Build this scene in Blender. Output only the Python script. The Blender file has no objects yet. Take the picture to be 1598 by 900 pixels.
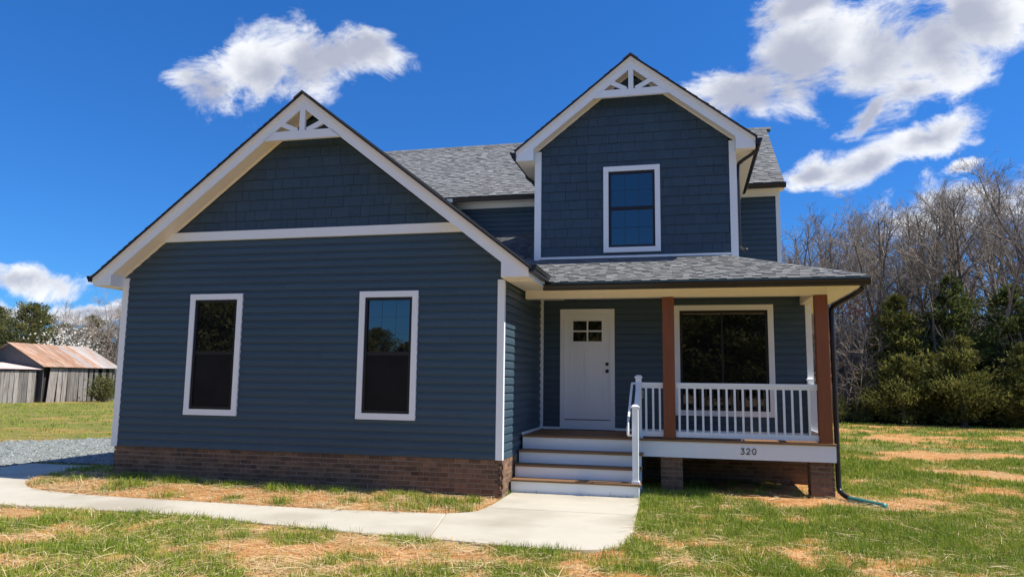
import bpy, math, random
import numpy as np
from mathutils import Vector, Matrix
R_ = math.radians
random.seed(7)
scene = bpy.context.scene
COL = scene.collection

# ------------------------------------------------------------------ camera
cam_d = bpy.data.cameras.new('camera'); cam_o = bpy.data.objects.new('camera', cam_d); COL.objects.link(cam_o)
cam_d.sensor_width = 36.0; cam_d.lens = 25.88; cam_d.clip_end = 3000; cam_d.clip_start = 0.05
cR = Vector((0.97271228, 0.23169902, 0.01209866)); cU = Vector((0.01704195, -0.12335572, 0.99221617)); cF = Vector((-0.23138796, 0.96493468, 0.12393823))
M = Matrix.Identity(4)
for i in range(3):
    M[i][0] = cR[i]; M[i][1] = cU[i]; M[i][2] = -cF[i]
M[0][3], M[1][3], M[2][3] = 2.77579445, -11.08505862, 1.19549211
cam_o.matrix_world = M
scene.camera = cam_o

# ------------------------------------------------------------------ light and exposure
SUN_DIR = Vector((0.74, 0.045, 1.0)).normalized()          # towards the sun
SUN_EL = math.asin(SUN_DIR.z); SUN_AZ = math.atan2(SUN_DIR.x, SUN_DIR.y)
scene.view_settings.view_transform = 'Standard'
scene.view_settings.look = 'None'
scene.view_settings.exposure = 0.95
scene.view_settings.gamma = 1.0
sun_d = bpy.data.lights.new('sun', 'SUN'); sun_o = bpy.data.objects.new('sun', sun_d); COL.objects.link(sun_o)
sun_d.energy = 3.8; sun_d.angle = R_(0.53); sun_d.color = (1.0, 0.93, 0.82)
sun_o.rotation_euler = (-SUN_DIR).to_track_quat('-Z', 'Y').to_euler()

SKY_STRENGTH = 0.11
SKY_TINT = (0.13, 0.435, 0.80)
SKY_TINT_LOW = (0.135, 0.335, 0.62)
# clouds of the sky, in view and out of view: (azimuth, elevation, half width, half height, tilt) in degrees
CLOUDS = [(-36.6, 20.4, 2.7, 2.2, -25), (-33.4, 22.0, 3.6, 2.3, 14), (-30.0, 23.1, 3.6, 2.3, 8), (-25.2, 24.9, 3.1, 1.6, -8), (-27.8, 24.2, 2.6, 1.6, 10),
          (4.0, 21.6, 4.8, 2.1, 10), (9.5, 22.8, 5.6, 3.4, 12), (14.5, 22.3, 4.8, 4.3, 10), (18.2, 22.4, 3.8, 3.9, 55), (8.5, 26.6, 4.5, 1.9, 8), (16.0, 19.3, 3.2, 1.6, 15), (20.5, 24.5, 3, 3.4, 40),
          (9.0, 15.0, 2.7, 1.0, 8), (13.0, 15.3, 3.2, 1.3, 14), (17.2, 16.4, 3.9, 1.2, 13), (13.3, 18.2, 2.6, 0.7, 22),
          (18.0, 11.2, 3.6, 2.2, 8), (22.5, 11.8, 3.4, 2.3, 0), (18.9, 13.9, 0.9, 0.6, 10),
          (-46.8, 6.4, 3.6, 1.0, 6), (-48.5, 4.3, 4.2, .8, 3), (-42.5, 4.6, 3.6, 0.7, 4),
          (60, 20, 9, 4, 10), (45, 32, 7, 4, 12), (78, 38, 8, 5, 5), (110, 42, 9, 5, -5), (125, 12, 9, 3, 0), (160, 36, 10, 5, 8), (-170, 42, 11, 6, 0), (-135, 40, 9, 5, 10), (-95, 40, 10, 5, 4), (-125, 10, 9, 2.5, 0), (-160, 11, 8, 2.5, 0), (75, 9, 7, 2, 0), (-70, 10, 7, 2, 5), (0, 62, 20, 7, 0), (170, 66, 24, 7, 0), (95, 26, 12, 5, 0), (140, 18, 12, 4, 5), (175, 24, 9, 5, -8), (-150, 26, 11, 5, 6), (-110, 17, 12, 4, 0), (-75, 24, 8, 4, 0), (30, 45, 9, 5, 0), (-60, 50, 12, 6, 0), (150, 52, 12, 7, 0)]  # out of view: the sky carried on, with extra clouds added to brighten shade

world = bpy.data.worlds.new('World'); scene.world = world; world.use_nodes = True
wt = world.node_tree; wt.nodes.clear()
def wn(t, **k):
    n = wt.nodes.new(t)
    for a, b in k.items(): setattr(n, a, b)
    return n
def wmath(op, a, b=None, c=None, clamp=False):
    n = wn('ShaderNodeMath', operation=op, use_clamp=clamp)
    for i, v in enumerate((a, b, c)):
        if v is None: continue
        if isinstance(v, (int, float)): n.inputs[i].default_value = v
        else: wt.links.new(v, n.inputs[i])
    return n.outputs[0]
sky = wn('ShaderNodeTexSky', sky_type='NISHITA'); sky.sun_disc = False
sky.sun_elevation = SUN_EL; sky.sun_rotation = SUN_AZ; sky.altitude = 200; sky.air_density = 1.0; sky.dust_density = 0.1; sky.ozone_density = 3.0
tc = wn('ShaderNodeTexCoord'); sep = wn('ShaderNodeSeparateXYZ'); wt.links.new(tc.outputs['Generated'], sep.inputs[0])
az = wmath('MULTIPLY', wmath('ARCTAN2', sep.outputs[0], sep.outputs[1]), 57.29578)
el = wmath('MULTIPLY', wmath('ARCSINE', sep.outputs[2]), 57.29578)
comb = wn('ShaderNodeCombineXYZ'); wt.links.new(az, comb.inputs[0]); wt.links.new(el, comb.inputs[1])
def wnoise(scale, detail, rough, off=0.0, stretch=(1, 1.5, 1), dist=0.0):
    mp = wn('ShaderNodeMapping'); mp.inputs['Location'].default_value = (off, off * .7, off * .3); mp.inputs['Scale'].default_value = stretch
    wt.links.new(tc.outputs['Generated'], mp.inputs[0])
    n = wn('ShaderNodeTexNoise'); n.inputs['Scale'].default_value = scale; n.inputs['Detail'].default_value = detail
    n.inputs['Roughness'].default_value = rough; n.inputs['Distortion'].default_value = dist
    wt.links.new(mp.outputs[0], n.inputs['Vector']); return n
warp = wnoise(7, 8, .6, 3.1)
wv = wn('ShaderNodeVectorMath', operation='SUBTRACT'); wt.links.new(warp.outputs['Color'], wv.inputs[0]); wv.inputs[1].default_value = (.5, .5, .5)
wv2 = wn('ShaderNodeVectorMath', operation='MULTIPLY_ADD'); wt.links.new(wv.outputs[0], wv2.inputs[0]); wv2.inputs[1].default_value = (6.0, 4.6, 0); wt.links.new(comb.outputs[0], wv2.inputs[2])
mx = None
for a, e_, rw, rh, rot in CLOUDS:
    mp = wn('ShaderNodeMapping', vector_type='TEXTURE'); mp.inputs['Location'].default_value = (a, e_, 0)
    mp.inputs['Rotation'].default_value = (0, 0, R_(rot)); mp.inputs['Scale'].default_value = (rw * 1.25, rh * 1.3, 1)
    wt.links.new(wv2.outputs[0], mp.inputs[0])
    ln = wn('ShaderNodeVectorMath', operation='LENGTH'); wt.links.new(mp.outputs[0], ln.inputs[0])
    m = wmath('SUBTRACT', 1.0, ln.outputs['Value'])
    mx = m if mx is None else wmath('SMOOTH_MAX', mx, m, 0.18)
fine = wnoise(9, 14, .64, 1.3, (1, 1.25, 1.9), .5)
dens0 = wmath('ADD', wmath('MULTIPLY', mx, 1.0), wmath('MULTIPLY', wmath('SUBTRACT', fine.outputs['Fac'], 0.5), 2.5))
mr = wn('ShaderNodeMapRange', interpolation_type='SMOOTHSTEP'); wt.links.new(dens0, mr.inputs['Value']); mr.inputs['From Min'].default_value = 0.04; mr.inputs['From Max'].default_value = 0.64
core = wn('ShaderNodeMapRange', interpolation_type='SMOOTHSTEP'); core.inputs['From Min'].default_value = 0.30; core.inputs['From Max'].default_value = 1.05
bil = wnoise(7, 8, .55, 7.7, (1, 1.2, 1.6))
wt.links.new(wmath('ADD', wmath('MULTIPLY', mx, 1.0), wmath('MULTIPLY', wmath('SUBTRACT', bil.outputs['Fac'], 0.45), 1.5)), core.inputs['Value'])
ccol = wn('ShaderNodeMix', data_type='RGBA'); wt.links.new(core.outputs[0], ccol.inputs['Factor'])
ccol.inputs['A'].default_value = (0.53 / SKY_STRENGTH, 0.54 / SKY_STRENGTH, 0.555 / SKY_STRENGTH, 1)
ccol.inputs['B'].default_value = (0.25 / SKY_STRENGTH, 0.265 / SKY_STRENGTH, 0.325 / SKY_STRENGTH, 1)
tel = wn('ShaderNodeMapRange'); wt.links.new(el, tel.inputs['Value']); tel.inputs['From Min'].default_value = 0; tel.inputs['From Max'].default_value = 32
tcol = wn('ShaderNodeMix', data_type='RGBA'); wt.links.new(tel.outputs[0], tcol.inputs['Factor']); tcol.inputs['A'].default_value = (*SKY_TINT_LOW, 1); tcol.inputs['B'].default_value = (*SKY_TINT, 1)
tint = wn('ShaderNodeMix', data_type='RGBA', blend_type='MULTIPLY'); tint.inputs['Factor'].default_value = 1
wt.links.new(sky.outputs[0], tint.inputs['A']); wt.links.new(tcol.outputs['Result'], tint.inputs['B'])
smix = wn('ShaderNodeMix', data_type='RGBA'); wt.links.new(wmath('MULTIPLY', mr.outputs[0], .97), smix.inputs['Factor'])
wt.links.new(tint.outputs['Result'], smix.inputs['A']); wt.links.new(ccol.outputs['Result'], smix.inputs['B'])
bg = wn('ShaderNodeBackground'); bg.inputs['Strength'].default_value = SKY_STRENGTH; wt.links.new(smix.outputs['Result'], bg.inputs['Color'])
wo = wn('ShaderNodeOutputWorld'); wt.links.new(bg.outputs[0], wo.inputs['Surface'])
world.cycles.sampling_method = 'MANUAL'; world.cycles.sample_map_resolution = 1024

# ------------------------------------------------------------------ materials
def pm(name, c1, c2=None, scale=8, rough=.6, bump=0, bscale=60, rnd=0.0, attr=None, attr_amt=.5, metallic=0, stretch=(1, 1, 1), ior=1.45, spec=.5, detail=5, trans=0, c3=None, s3=1.5):
    m = bpy.data.materials.new(name); m.use_nodes = True; t = m.node_tree; N = t.nodes; L = t.links
    b = N['Principled BSDF']; b.inputs['Roughness'].default_value = rough; b.inputs['Metallic'].default_value = metallic
    b.inputs['IOR'].default_value = ior; b.inputs['Specular IOR Level'].default_value = spec
    tcn = N.new('ShaderNodeTexCoord'); mp = N.new('ShaderNodeMapping'); mp.inputs['Scale'].default_value = stretch
    oi = N.new('ShaderNodeObjectInfo')
    va = N.new('ShaderNodeVectorMath'); va.operation = 'MULTIPLY_ADD'; va.inputs[1].default_value = (1, 1, 1)
    L.new(tcn.outputs['Object'], mp.inputs[0]); L.new(mp.outputs[0], va.inputs[0])
    sc = N.new('ShaderNodeMath'); sc.operation = 'MULTIPLY'; sc.inputs[1].default_value = 37.0; L.new(oi.outputs['Random'], sc.inputs[0]); L.new(sc.outputs[0], va.inputs[2])
    no = N.new('ShaderNodeTexNoise'); no.inputs['Scale'].default_value = scale; no.inputs['Detail'].default_value = detail; no.inputs['Roughness'].default_value = .62
    L.new(va.outputs[0], no.inputs['Vector'])
    mix = N.new('ShaderNodeMix'); mix.data_type = 'RGBA'; mix.inputs['A'].default_value = (*c1, 1); mix.inputs['B'].default_value = (*(c2 or c1), 1)
    cr = N.new('ShaderNodeMapRange'); cr.inputs['From Min'].default_value = .3; cr.inputs['From Max'].default_value = .7; L.new(no.outputs['Fac'], cr.inputs['Value'])
    L.new(cr.outputs[0], mix.inputs['Factor']); out = mix.outputs['Result']
    if c3:
        n3 = N.new('ShaderNodeTexNoise'); n3.inputs['Scale'].default_value = s3; n3.inputs['Detail'].default_value = 6; L.new(va.outputs[0], n3.inputs['Vector'])
        r3 = N.new('ShaderNodeMapRange'); r3.inputs['From Min'].default_value = .48; r3.inputs['From Max'].default_value = .68; L.new(n3.outputs['Fac'], r3.inputs['Value'])
        x3 = N.new('ShaderNodeMix'); x3.data_type = 'RGBA'; L.new(r3.outputs[0], x3.inputs['Factor']); L.new(out, x3.inputs['A']); x3.inputs['B'].default_value = (*c3, 1); out = x3.outputs['Result']
    def scaleval(src, amt, out):
        r = N.new('ShaderNodeMapRange'); r.inputs['To Min'].default_value = 1 - amt; r.inputs['To Max'].default_value = 1 + amt; L.new(src, r.inputs['Value'])
        h = N.new('ShaderNodeVectorMath'); h.operation = 'SCALE'; L.new(out, h.inputs[0]); L.new(r.outputs[0], h.inputs['Scale']); return h.outputs[0]
    if rnd: out = scaleval(oi.outputs['Random'], rnd, out)
    if attr:
        a = N.new('ShaderNodeAttribute'); a.attribute_name = attr; out = scaleval(a.outputs['Fac'], attr_amt, out)
    L.new(out, b.inputs['Base Color'])
    if bump:
        bn = N.new('ShaderNodeTexNoise'); bn.inputs['Scale'].default_value = bscale; bn.inputs['Detail'].default_value = 4; L.new(va.outputs[0], bn.inputs['Vector'])
        bu = N.new('ShaderNodeBump'); bu.inputs['Strength'].default_value = bump; bu.inputs['Distance'].default_value = .01; L.new(bn.outputs['Fac'], bu.inputs['Height']); L.new(bu.outputs[0], b.inputs['Normal'])
    if trans:
        tr = N.new('ShaderNodeBsdfTranslucent'); L.new(out, tr.inputs['Color']); ms = N.new('ShaderNodeMixShader'); ms.inputs[0].default_value = trans
        L.new(b.outputs[0], ms.inputs[1]); L.new(tr.outputs[0], ms.inputs[2]); L.new(ms.outputs[0], N['Material Output'].inputs['Surface'])
    return m

MT = {}
MT['siding'] = pm('blue_vinyl_siding', (.042, .076, .106), (.049, .086, .117), 3, .42, .12, 90, .05, stretch=(.25, 1, 3), spec=.45)
MT['shake'] = pm('blue_shake_siding', (.032, .060, .090), (.044, .078, .112), 9, .5, .35, 60, .09, stretch=(6, 1, .5), spec=.4)
MT['white'] = pm('white_trim', (.80, .85, .87), (.82, .87, .89), 4, .42, .03, 80, .02)
MT['soffit'] = pm('white_vinyl_soffit', (.83, .78, .67), (.86, .81, .71), 4, .5, .04, 60)
MT['black'] = pm('black_aluminium', (.010, .010, .012), (.016, .016, .018), 6, .33, .05, 40)
MT['frame'] = pm('black_window_frame', (.008, .008, .010), (.012, .012, .014), 6, .4)
MT['edge'] = pm('dark_roof_edge', (.012, .013, .017), (.02, .02, .025), 6, .7)
MT['screen'] = pm('insect_screen', (.006, .006, .007), (.012, .012, .013), 3, .6, .2, 900, spec=.18)
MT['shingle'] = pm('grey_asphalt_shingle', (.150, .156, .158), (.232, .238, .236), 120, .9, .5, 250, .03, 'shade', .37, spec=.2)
MT['post'] = pm('red_brown_stained_wood', (.195, .058, .019), (.245, .078, .027), 3, .55, .25, 40, .08, stretch=(8, 8, .6))
MT['deck'] = pm('brown_deck_wood', (.20, .105, .045), (.27, .15, .07), 4, .65, .3, 50, .15, stretch=(.5, 9, 9))
MT['brick'] = pm('brown_brick', (.150, .085, .050), (.225, .132, .080), 14, .9, .6, 70, .34, c3=(.095, .062, .045), s3=5)
MT['mortar'] = pm('grey_mortar', (.25, .20, .15), (.32, .265, .205), 20, .95, .5, 90)
MT['dark'] = pm('crawl_space_timber', (.05, .035, .022), (.07, .05, .03), 4, .9)
MT['concrete'] = pm('pale_new_concrete', (.455, .425, .345), (.52, .485, .40), 1.1, .85, .35, 150, .02, c3=(.375, .343, .272), s3=.8)
MT['door'] = pm('white_door_paint', (.79, .83, .85), (.81, .85, .87), 3, .4, .03, 60)
MT['metal'] = pm('satin_outlet_metal', (.42, .42, .42), (.5, .5, .5), 9, .4)
MT['green_pipe'] = pm('green_drain_plastic', (.03, .16, .13), (.045, .20, .165), 5, .4, .1, 30)
MT['drip'] = pm('pale_green_drip_edge', (.22, .33, .25), (.27, .38, .30), 5, .5)
MT['sheath'] = pm('dark_sheathing', (.03, .045, .06), (.035, .05, .065), 5, .9)
MT['barn_wood'] = pm('weathered_barn_wood', (.15, .14, .13), (.31, .29, .27), 5, .9, .6, 30, .42, stretch=(7, 7, .35), c3=(.11, .095, .085), s3=3)
MT['barn_dark'] = pm('barn_shaded_gable_boards', (.085, .085, .09), (.12, .12, .125), 5, .9, .3, 20, stretch=(6, 6, .5))  # gable's shade put into the colour: darker than the sunlit front planks
MT['barn_inside'] = pm('barn_inside_timber', (.03, .025, .02), (.045, .035, .03), 5, .95)
MT['rust'] = pm('rusty_roof_sheet', (.27, .13, .065), (.42, .26, .17), 2.2, .8, .2, 20, .25, stretch=(.5, 4, .5), c3=(.46, .40, .36), s3=1.6)
MT['galv'] = pm('weathered_grey_roof_sheet', (.30, .285, .275), (.42, .395, .38), 2, .65, .2, 20, .15, stretch=(.5, 4, .5), c3=(.40, .24, .15), s3=1.4)
MT['pinkroof'] = pm('faded_pink_roof_sheet', (.58, .44, .40), (.66, .55, .50), 2, .7, .2, 20, .08)
MT['bark'] = pm('grey_brown_bark', (.13, .11, .092), (.225, .195, .165), 3, .95, .5, 12, .22)
MT['twig'] = pm('bare_twigs', (.19, .16, .132), (.285, .245, .205), 1, .95, 0, 12, .22)
MT['pale_twig'] = pm('pale_bare_twigs', (.27, .225, .185), (.37, .315, .265), 1, .95, 0, 12, .18)
MT['cedar'] = pm('cedar_foliage', (.085, .115, .034), (.155, .185, .058), 1.2, .85, 0, 10, .18, 'shade', .55, trans=.42, spec=.2)
MT['cedar_olive'] = pm('olive_cedar_foliage', (.150, .165, .040), (.25, .24, .065), 1.2, .85, 0, 10, .15, 'shade', .5, trans=.42, spec=.2)
MT['pine'] = pm('pine_foliage', (.125, .132, .046), (.20, .20, .072), 1.0, .85, 0, 10, .15, 'shade', .5, trans=.42, spec=.2)
MT['shrub'] = pm('shrub_foliage', (.09, .105, .032), (.16, .165, .055), 2, .85, 0, 10, .15, 'shade', .5, trans=.25, spec=.2)
MT['blossom'] = pm('white_blossom', (.66, .64, .56), (.74, .72, .66), 2, .8, 0, 10, 0, 'shade', .25, trans=.3)
MT['redbud'] = pm('reddish_buds', (.30, .06, .05), (.38, .10, .08), 2, .8, 0, 10, 0, 'shade', .3, trans=.3)
MT['gravel'] = pm('grey_gravel', (.145, .165, .155), (.27, .295, .275), 26, .95, .9, 60, c3=(.22, .225, .205), s3=2)
MT['pebble'] = pm('grey_gravel_stone', (.15, .17, .165), (.29, .315, .30), 9, .9, 0, 9, 0, 'shade', .45)

def glass_mat():
    m = bpy.data.materials.new('dark_window_glass'); m.use_nodes = True; t = m.node_tree; b = t.nodes['Principled BSDF']
    b.inputs['Base Color'].default_value = (.006, .007, .009, 1); b.inputs['Roughness'].default_value = .012; b.inputs['IOR'].default_value = 2.15
    n = t.nodes.new('ShaderNodeTexNoise'); n.inputs['Scale'].default_value = 1.6; n.inputs['Detail'].default_value = 1
    tcn = t.nodes.new('ShaderNodeTexCoord'); t.links.new(tcn.outputs['Object'], n.inputs['Vector'])
    bu = t.nodes.new('ShaderNodeBump'); bu.inputs['Strength'].default_value = .06; bu.inputs['Distance'].default_value = .02
    t.links.new(n.outputs['Fac'], bu.inputs['Height']); t.links.new(bu.outputs[0], b.inputs['Normal']); return m
MT['glass'] = glass_mat()

def ramp_attr_mat(name, stops, attr='tint', trans=.3, rough=.7, spec=.25):
    m = bpy.data.materials.new(name); m.use_nodes = True; t = m.node_tree; b = t.nodes['Principled BSDF']
    a = t.nodes.new('ShaderNodeAttribute'); a.attribute_name = attr
    r = t.nodes.new('ShaderNodeValToRGB'); t.links.new(a.outputs['Fac'], r.inputs[0])
    while len(r.color_ramp.elements) < len(stops): r.color_ramp.elements.new(.5)
    for e_, (p, c) in zip(r.color_ramp.elements, stops): e_.position = p; e_.color = (*c, 1)
    t.links.new(r.outputs[0], b.inputs['Base Color']); b.inputs['Roughness'].default_value = rough; b.inputs['Specular IOR Level'].default_value = spec
    if trans:
        tr = t.nodes.new('ShaderNodeBsdfTranslucent'); t.links.new(r.outputs[0], tr.inputs['Color']); ms = t.nodes.new('ShaderNodeMixShader'); ms.inputs[0].default_value = trans
        t.links.new(b.outputs[0], ms.inputs[1]); t.links.new(tr.outputs[0], ms.inputs[2]); t.links.new(ms.outputs[0], t.nodes['Material Output'].inputs['Surface'])
    return m
MT['grass'] = ramp_attr_mat('grass_blades', [(0, (.68, .54, .27)), (.22, (.52, .46, .14)), (.45, (.36, .40, .050)), (.75, (.22, .31, .024)), (1, (.105, .185, .026))])
MT['straw'] = ramp_attr_mat('dry_straw', [(0, (.30, .20, .10)), (.4, (.52, .38, .19)), (1, (.72, .60, .36))], trans=.1, rough=.6)

# ------------------------------------------------------------------ mesh helpers
WL = {}
class MB:
    def __init__(s): s.v = []; s.f = []; s.a = []
    def add(s, vs, fs, shade=.5):
        n = len(s.v); s.v += [tuple(p) for p in vs]; s.f += [tuple(i + n for i in q) for q in fs]; s.a += [shade] * len(fs)
    def box(s, x0, x1, y0, y1, z0, z1, shade=.5):
        s.add([(x0, y0, z0), (x1, y0, z0), (x1, y1, z0), (x0, y1, z0), (x0, y0, z1), (x1, y0, z1), (x1, y1, z1), (x0, y1, z1)],
              [(0, 3, 2, 1), (4, 5, 6, 7), (0, 1, 5, 4), (1, 2, 6, 5), (2, 3, 7, 6), (3, 0, 4, 7)], shade); return s
    def prism(s, poly, d, shade=.5):                       # planar 3D polygon extruded by vector d
        n = len(poly); d = Vector(d); a = [Vector(p) for p in poly]; nn = Vector((0, 0, 0))
        for i in range(n): nn += a[i].cross(a[(i + 1) % n])
        if nn.dot(d) < 0: a = a[::-1]
        s.add(a + [p + d for p in a], [tuple(range(n - 1, -1, -1)), tuple(range(n, 2 * n))] + [(i, (i + 1) % n, n + (i + 1) % n, n + i) for i in range(n)], shade); return s
    def tube(s, pts, r, n=8, shade=.5):
        pts = [Vector(p) for p in pts]; rs = r if isinstance(r, (list, tuple)) else [r] * len(pts); vs = []; fs = []
        for i, p in enumerate(pts):
            d = (pts[min(i + 1, len(pts) - 1)] - pts[max(i - 1, 0)]).normalized(); up = Vector((0, 0, 1)) if abs(d.z) < .9 else Vector((1, 0, 0))
            a = d.cross(up).normalized(); b = d.cross(a)
            for k in range(n): vs.append(p + (a * math.cos(2 * math.pi * k / n) + b * math.sin(2 * math.pi * k / n)) * rs[i])
        for i in range(len(pts) - 1):
            for k in range(n): fs.append((i * n + k, i * n + (k + 1) % n, (i + 1) * n + (k + 1) % n, (i + 1) * n + k))
        fs += [tuple(range(n))[::-1], tuple(range((len(pts) - 1) * n, len(pts) * n))]; s.add(vs, fs, shade); return s
    def cyl(s, c, ax, r, h, n=16): c = Vector(c); ax = Vector(ax); return s.tube([c, c + ax * h], r, n)
    def mesh(s, name, mat, origin):
        me = bpy.data.meshes.new(name); o = Vector(origin); me.from_pydata([tuple(Vector(p) - o) for p in s.v], [], s.f)
        if any(x != .5 for x in s.a): me.attributes.new('shade', 'FLOAT', 'FACE').data.foreach_set('value', s.a)
        me.materials.append(MT[mat] if isinstance(mat, str) else mat); return me
    def build(s, name, mat, parent=None, label=None, kind=None, smooth=False, bevel=0, origin=None):
        if origin is None:
            a = np.array(s.v); c = (a.min(0) + a.max(0)) / 2; origin = Vector(c) if parent else Vector((c[0], c[1], a[:, 2].min()))
        me = s.mesh(name, mat, origin)
        if smooth: me.polygons.foreach_set('use_smooth', [True] * len(me.polygons))
        o = place(me, name, parent, origin)
        if label: o['label'] = label
        if kind: o['kind'] = kind
        if bevel:
            bm = o.modifiers.new('bevel', 'BEVEL'); bm.width = bevel; bm.segments = 2; bm.limit_method = 'ANGLE'
        return o
def place(me, name, parent, pos, rotz=0, scale=1):
    o = bpy.data.objects.new(name, me); COL.objects.link(o); pos = Vector(pos); WL[o.name] = pos
    if parent: o.parent = parent; o.location = pos - WL[parent.name]
    else: o.location = pos
    o.rotation_euler.z = rotz; o.scale = (scale,) * 3 if isinstance(scale, (int, float)) else scale
    return o
def thing(name, label, cat, pos, group=None):
    o = bpy.data.objects.new(name, None); COL.objects.link(o); o.location = pos; WL[o.name] = Vector(pos); o.empty_display_size = .3
    o['label'] = label; o['category'] = cat
    if group: o['group'] = group
    return o
def tag(o, label, cat, group=None, kind=None):
    o['label'] = label; o['category'] = cat
    if group: o['group'] = group
    if kind: o['kind'] = kind
    return o
def npmesh(name, verts, faces, mat, attr=None, domain='POINT', k=3):
    me = bpy.data.meshes.new(name); nf = len(faces)
    me.vertices.add(len(verts)); me.vertices.foreach_set('co', np.asarray(verts, np.float32).ravel())
    me.loops.add(nf * k); me.loops.foreach_set('vertex_index', np.asarray(faces, np.int32).ravel())
    me.polygons.add(nf); me.polygons.foreach_set('loop_start', np.arange(nf, dtype=np.int32) * k)
    me.update(calc_edges=True)
    if attr:
        for nme, vals in attr.items(): me.attributes.new(nme, 'FLOAT', domain).data.foreach_set('value', np.asarray(vals, np.float32))
    me.materials.append(MT[mat] if isinstance(mat, str) else mat); return me

# ------------------------------------------------------------------ noise for the ground
def vnoise(x, y, seed=0):
    x = np.asarray(x, float); y = np.asarray(y, float); xi = np.floor(x).astype(np.int64); yi = np.floor(y).astype(np.int64); fx = x - xi; fy = y - yi
    fx = fx * fx * (3 - 2 * fx); fy = fy * fy * (3 - 2 * fy)
    def h(a, b):
        n = (a * 374761393 + b * 668265263 + seed * 982451653) & 0x7fffffff; n = ((n ^ (n >> 13)) * 1274126177) & 0x7fffffff; return ((n ^ (n >> 16)) & 0xffff) / 65535.0
    return (h(xi, yi) * (1 - fx) + h(xi + 1, yi) * fx) * (1 - fy) + (h(xi, yi + 1) * (1 - fx) + h(xi + 1, yi + 1) * fx) * fy
def fbm(x, y, seed=0, o=4):
    s = 0; a = .5; t = 0
    for i in range(o): s = s + a * vnoise(x * 2 ** i + i * 17.3, y * 2 ** i - i * 9.1, seed + i); t += a; a *= .55
    return s / t
def inpoly(x, y, poly):
    r = np.zeros(np.shape(x), bool); n = len(poly)
    for i in range(n):
        x1, y1 = poly[i]; x2, y2 = poly[(i + 1) % n]
        if y1 == y2: continue
        r ^= ((y1 > y) != (y2 > y)) & (x < (x2 - x1) * (y - y1) / (y2 - y1) + x1)
    return r
def curve(pts, n=6):                                        # Catmull-Rom through points
    out = []
    for i in range(len(pts) - 1):
        p0 = Vector(pts[max(i - 1, 0)]); p1 = Vector(pts[i]); p2 = Vector(pts[i + 1]); p3 = Vector(pts[min(i + 2, len(pts) - 1)])
        for k in range(n):
            t = k / n; out.append(.5 * ((2 * p1) + (p2 - p0) * t + (2 * p0 - 5 * p1 + 4 * p2 - p3) * t * t + (3 * p1 - p0 - 3 * p2 + p3) * t ** 3))
    out.append(Vector(pts[-1])); return [tuple(p) for p in out]

WALK_BACK = curve([(-8.3, 1.2), (-8.28, .25), (-7.9, -.75), (-7.1, -1.45), (-5.8, -1.72), (-4.07, -1.76), (-2.05, -1.78), (-.35, -1.62)], 6)
WALK_FRONT = curve([(-.05, -3.12), (-.59, -3.08), (-2.0, -2.92), (-3.35, -2.74), (-5.0, -2.70), (-6.3, -2.73), (-8.2, -2.5), (-9.5, -1.4), (-9.85, 0), (-9.9, 1.2)], 6)
LAND = [(-.35, -1.62)] + curve([(-.35, -1.62), (-.05, -1.38), (.05, -.9), (.06, -.2), (.06, .425)], 5)[1:] + [(2.04, .425)] + curve([(2.04, .425), (2.07, -.8), (2.10, -2.2), (2.02, -2.85), (1.75, -3.16), (1.2, -3.24), (.5, -3.18), (-.05, -3.12)], 6)
WALK = WALK_BACK + WALK_FRONT
GRAVEL = [(-7.3, 1.2), (-7.3, 16), (-11.5, 10), (-13.2, 7.1), (-15.0, 4.9), (-17.5, 2.4), (-22, -1.5), (-28, -5), (-28, -9), (-18, -6.5), (-12, -2.2), (-9.95, .1), (-9.95, 1.25)]
BED = [(-8.3, .3)] + WALK_BACK[3:] + [(.05, -1.3), (.05, .3), (-7.0, .3)]
HOUSE_FP = [(-7, 0), (0, 0), (0, .4), (4.95, .4), (4.95, 13), (-7, 13)]
HOUSE_IN = [(-6.9, .06), (-.1, .06), (-.1, 3.0), (4.8, 3.0), (4.8, 13), (-6.9, 13)]

def gz(x, y):
    x = np.asarray(x, float); y = np.asarray(y, float); d = np.hypot(x - 1, y + 2)
    z = -.553 - .0045 * np.maximum(0, d - 14) + .060 * np.exp(-((x + 6.5) ** 2 / 9 + (y + .3) ** 2 / 1.2)) + .02 * np.exp(-((x + 3) ** 2 / 12 + (y + .7) ** 2 / .5))
    z = z - .03 * np.exp(-((x - .6) ** 2 / 1.5 + (y - .2) ** 2 / 1.5))
    far = np.clip((d - 15) / 30, 0, 1)
    z = z + far * .5 * (fbm(x * .03, y * .03, 5, 3) - .5) + .035 * (fbm(x * 1.1, y * 1.1, 8, 3) - .5)
    return z
PATCH = [(8.9, 9.9, 1.1, 1.0), (8.2, 9.3, .7, .7), (9.8, 10.2, 1.0, .5), (8.9, 15.8, 1.0, .8), (12.1, 17.3, 2.0, .8), (8.4, 5.9, .9, .55), (9.2, 5.0, .7, .5), (11.5, 9.8, 1.4, .5), (4.4, 1.2, .8, .5), (5.6, 1.0, .5, .6), (7.5, 13, .6, .4), (10.3, 13.5, .9, .3)]
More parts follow.
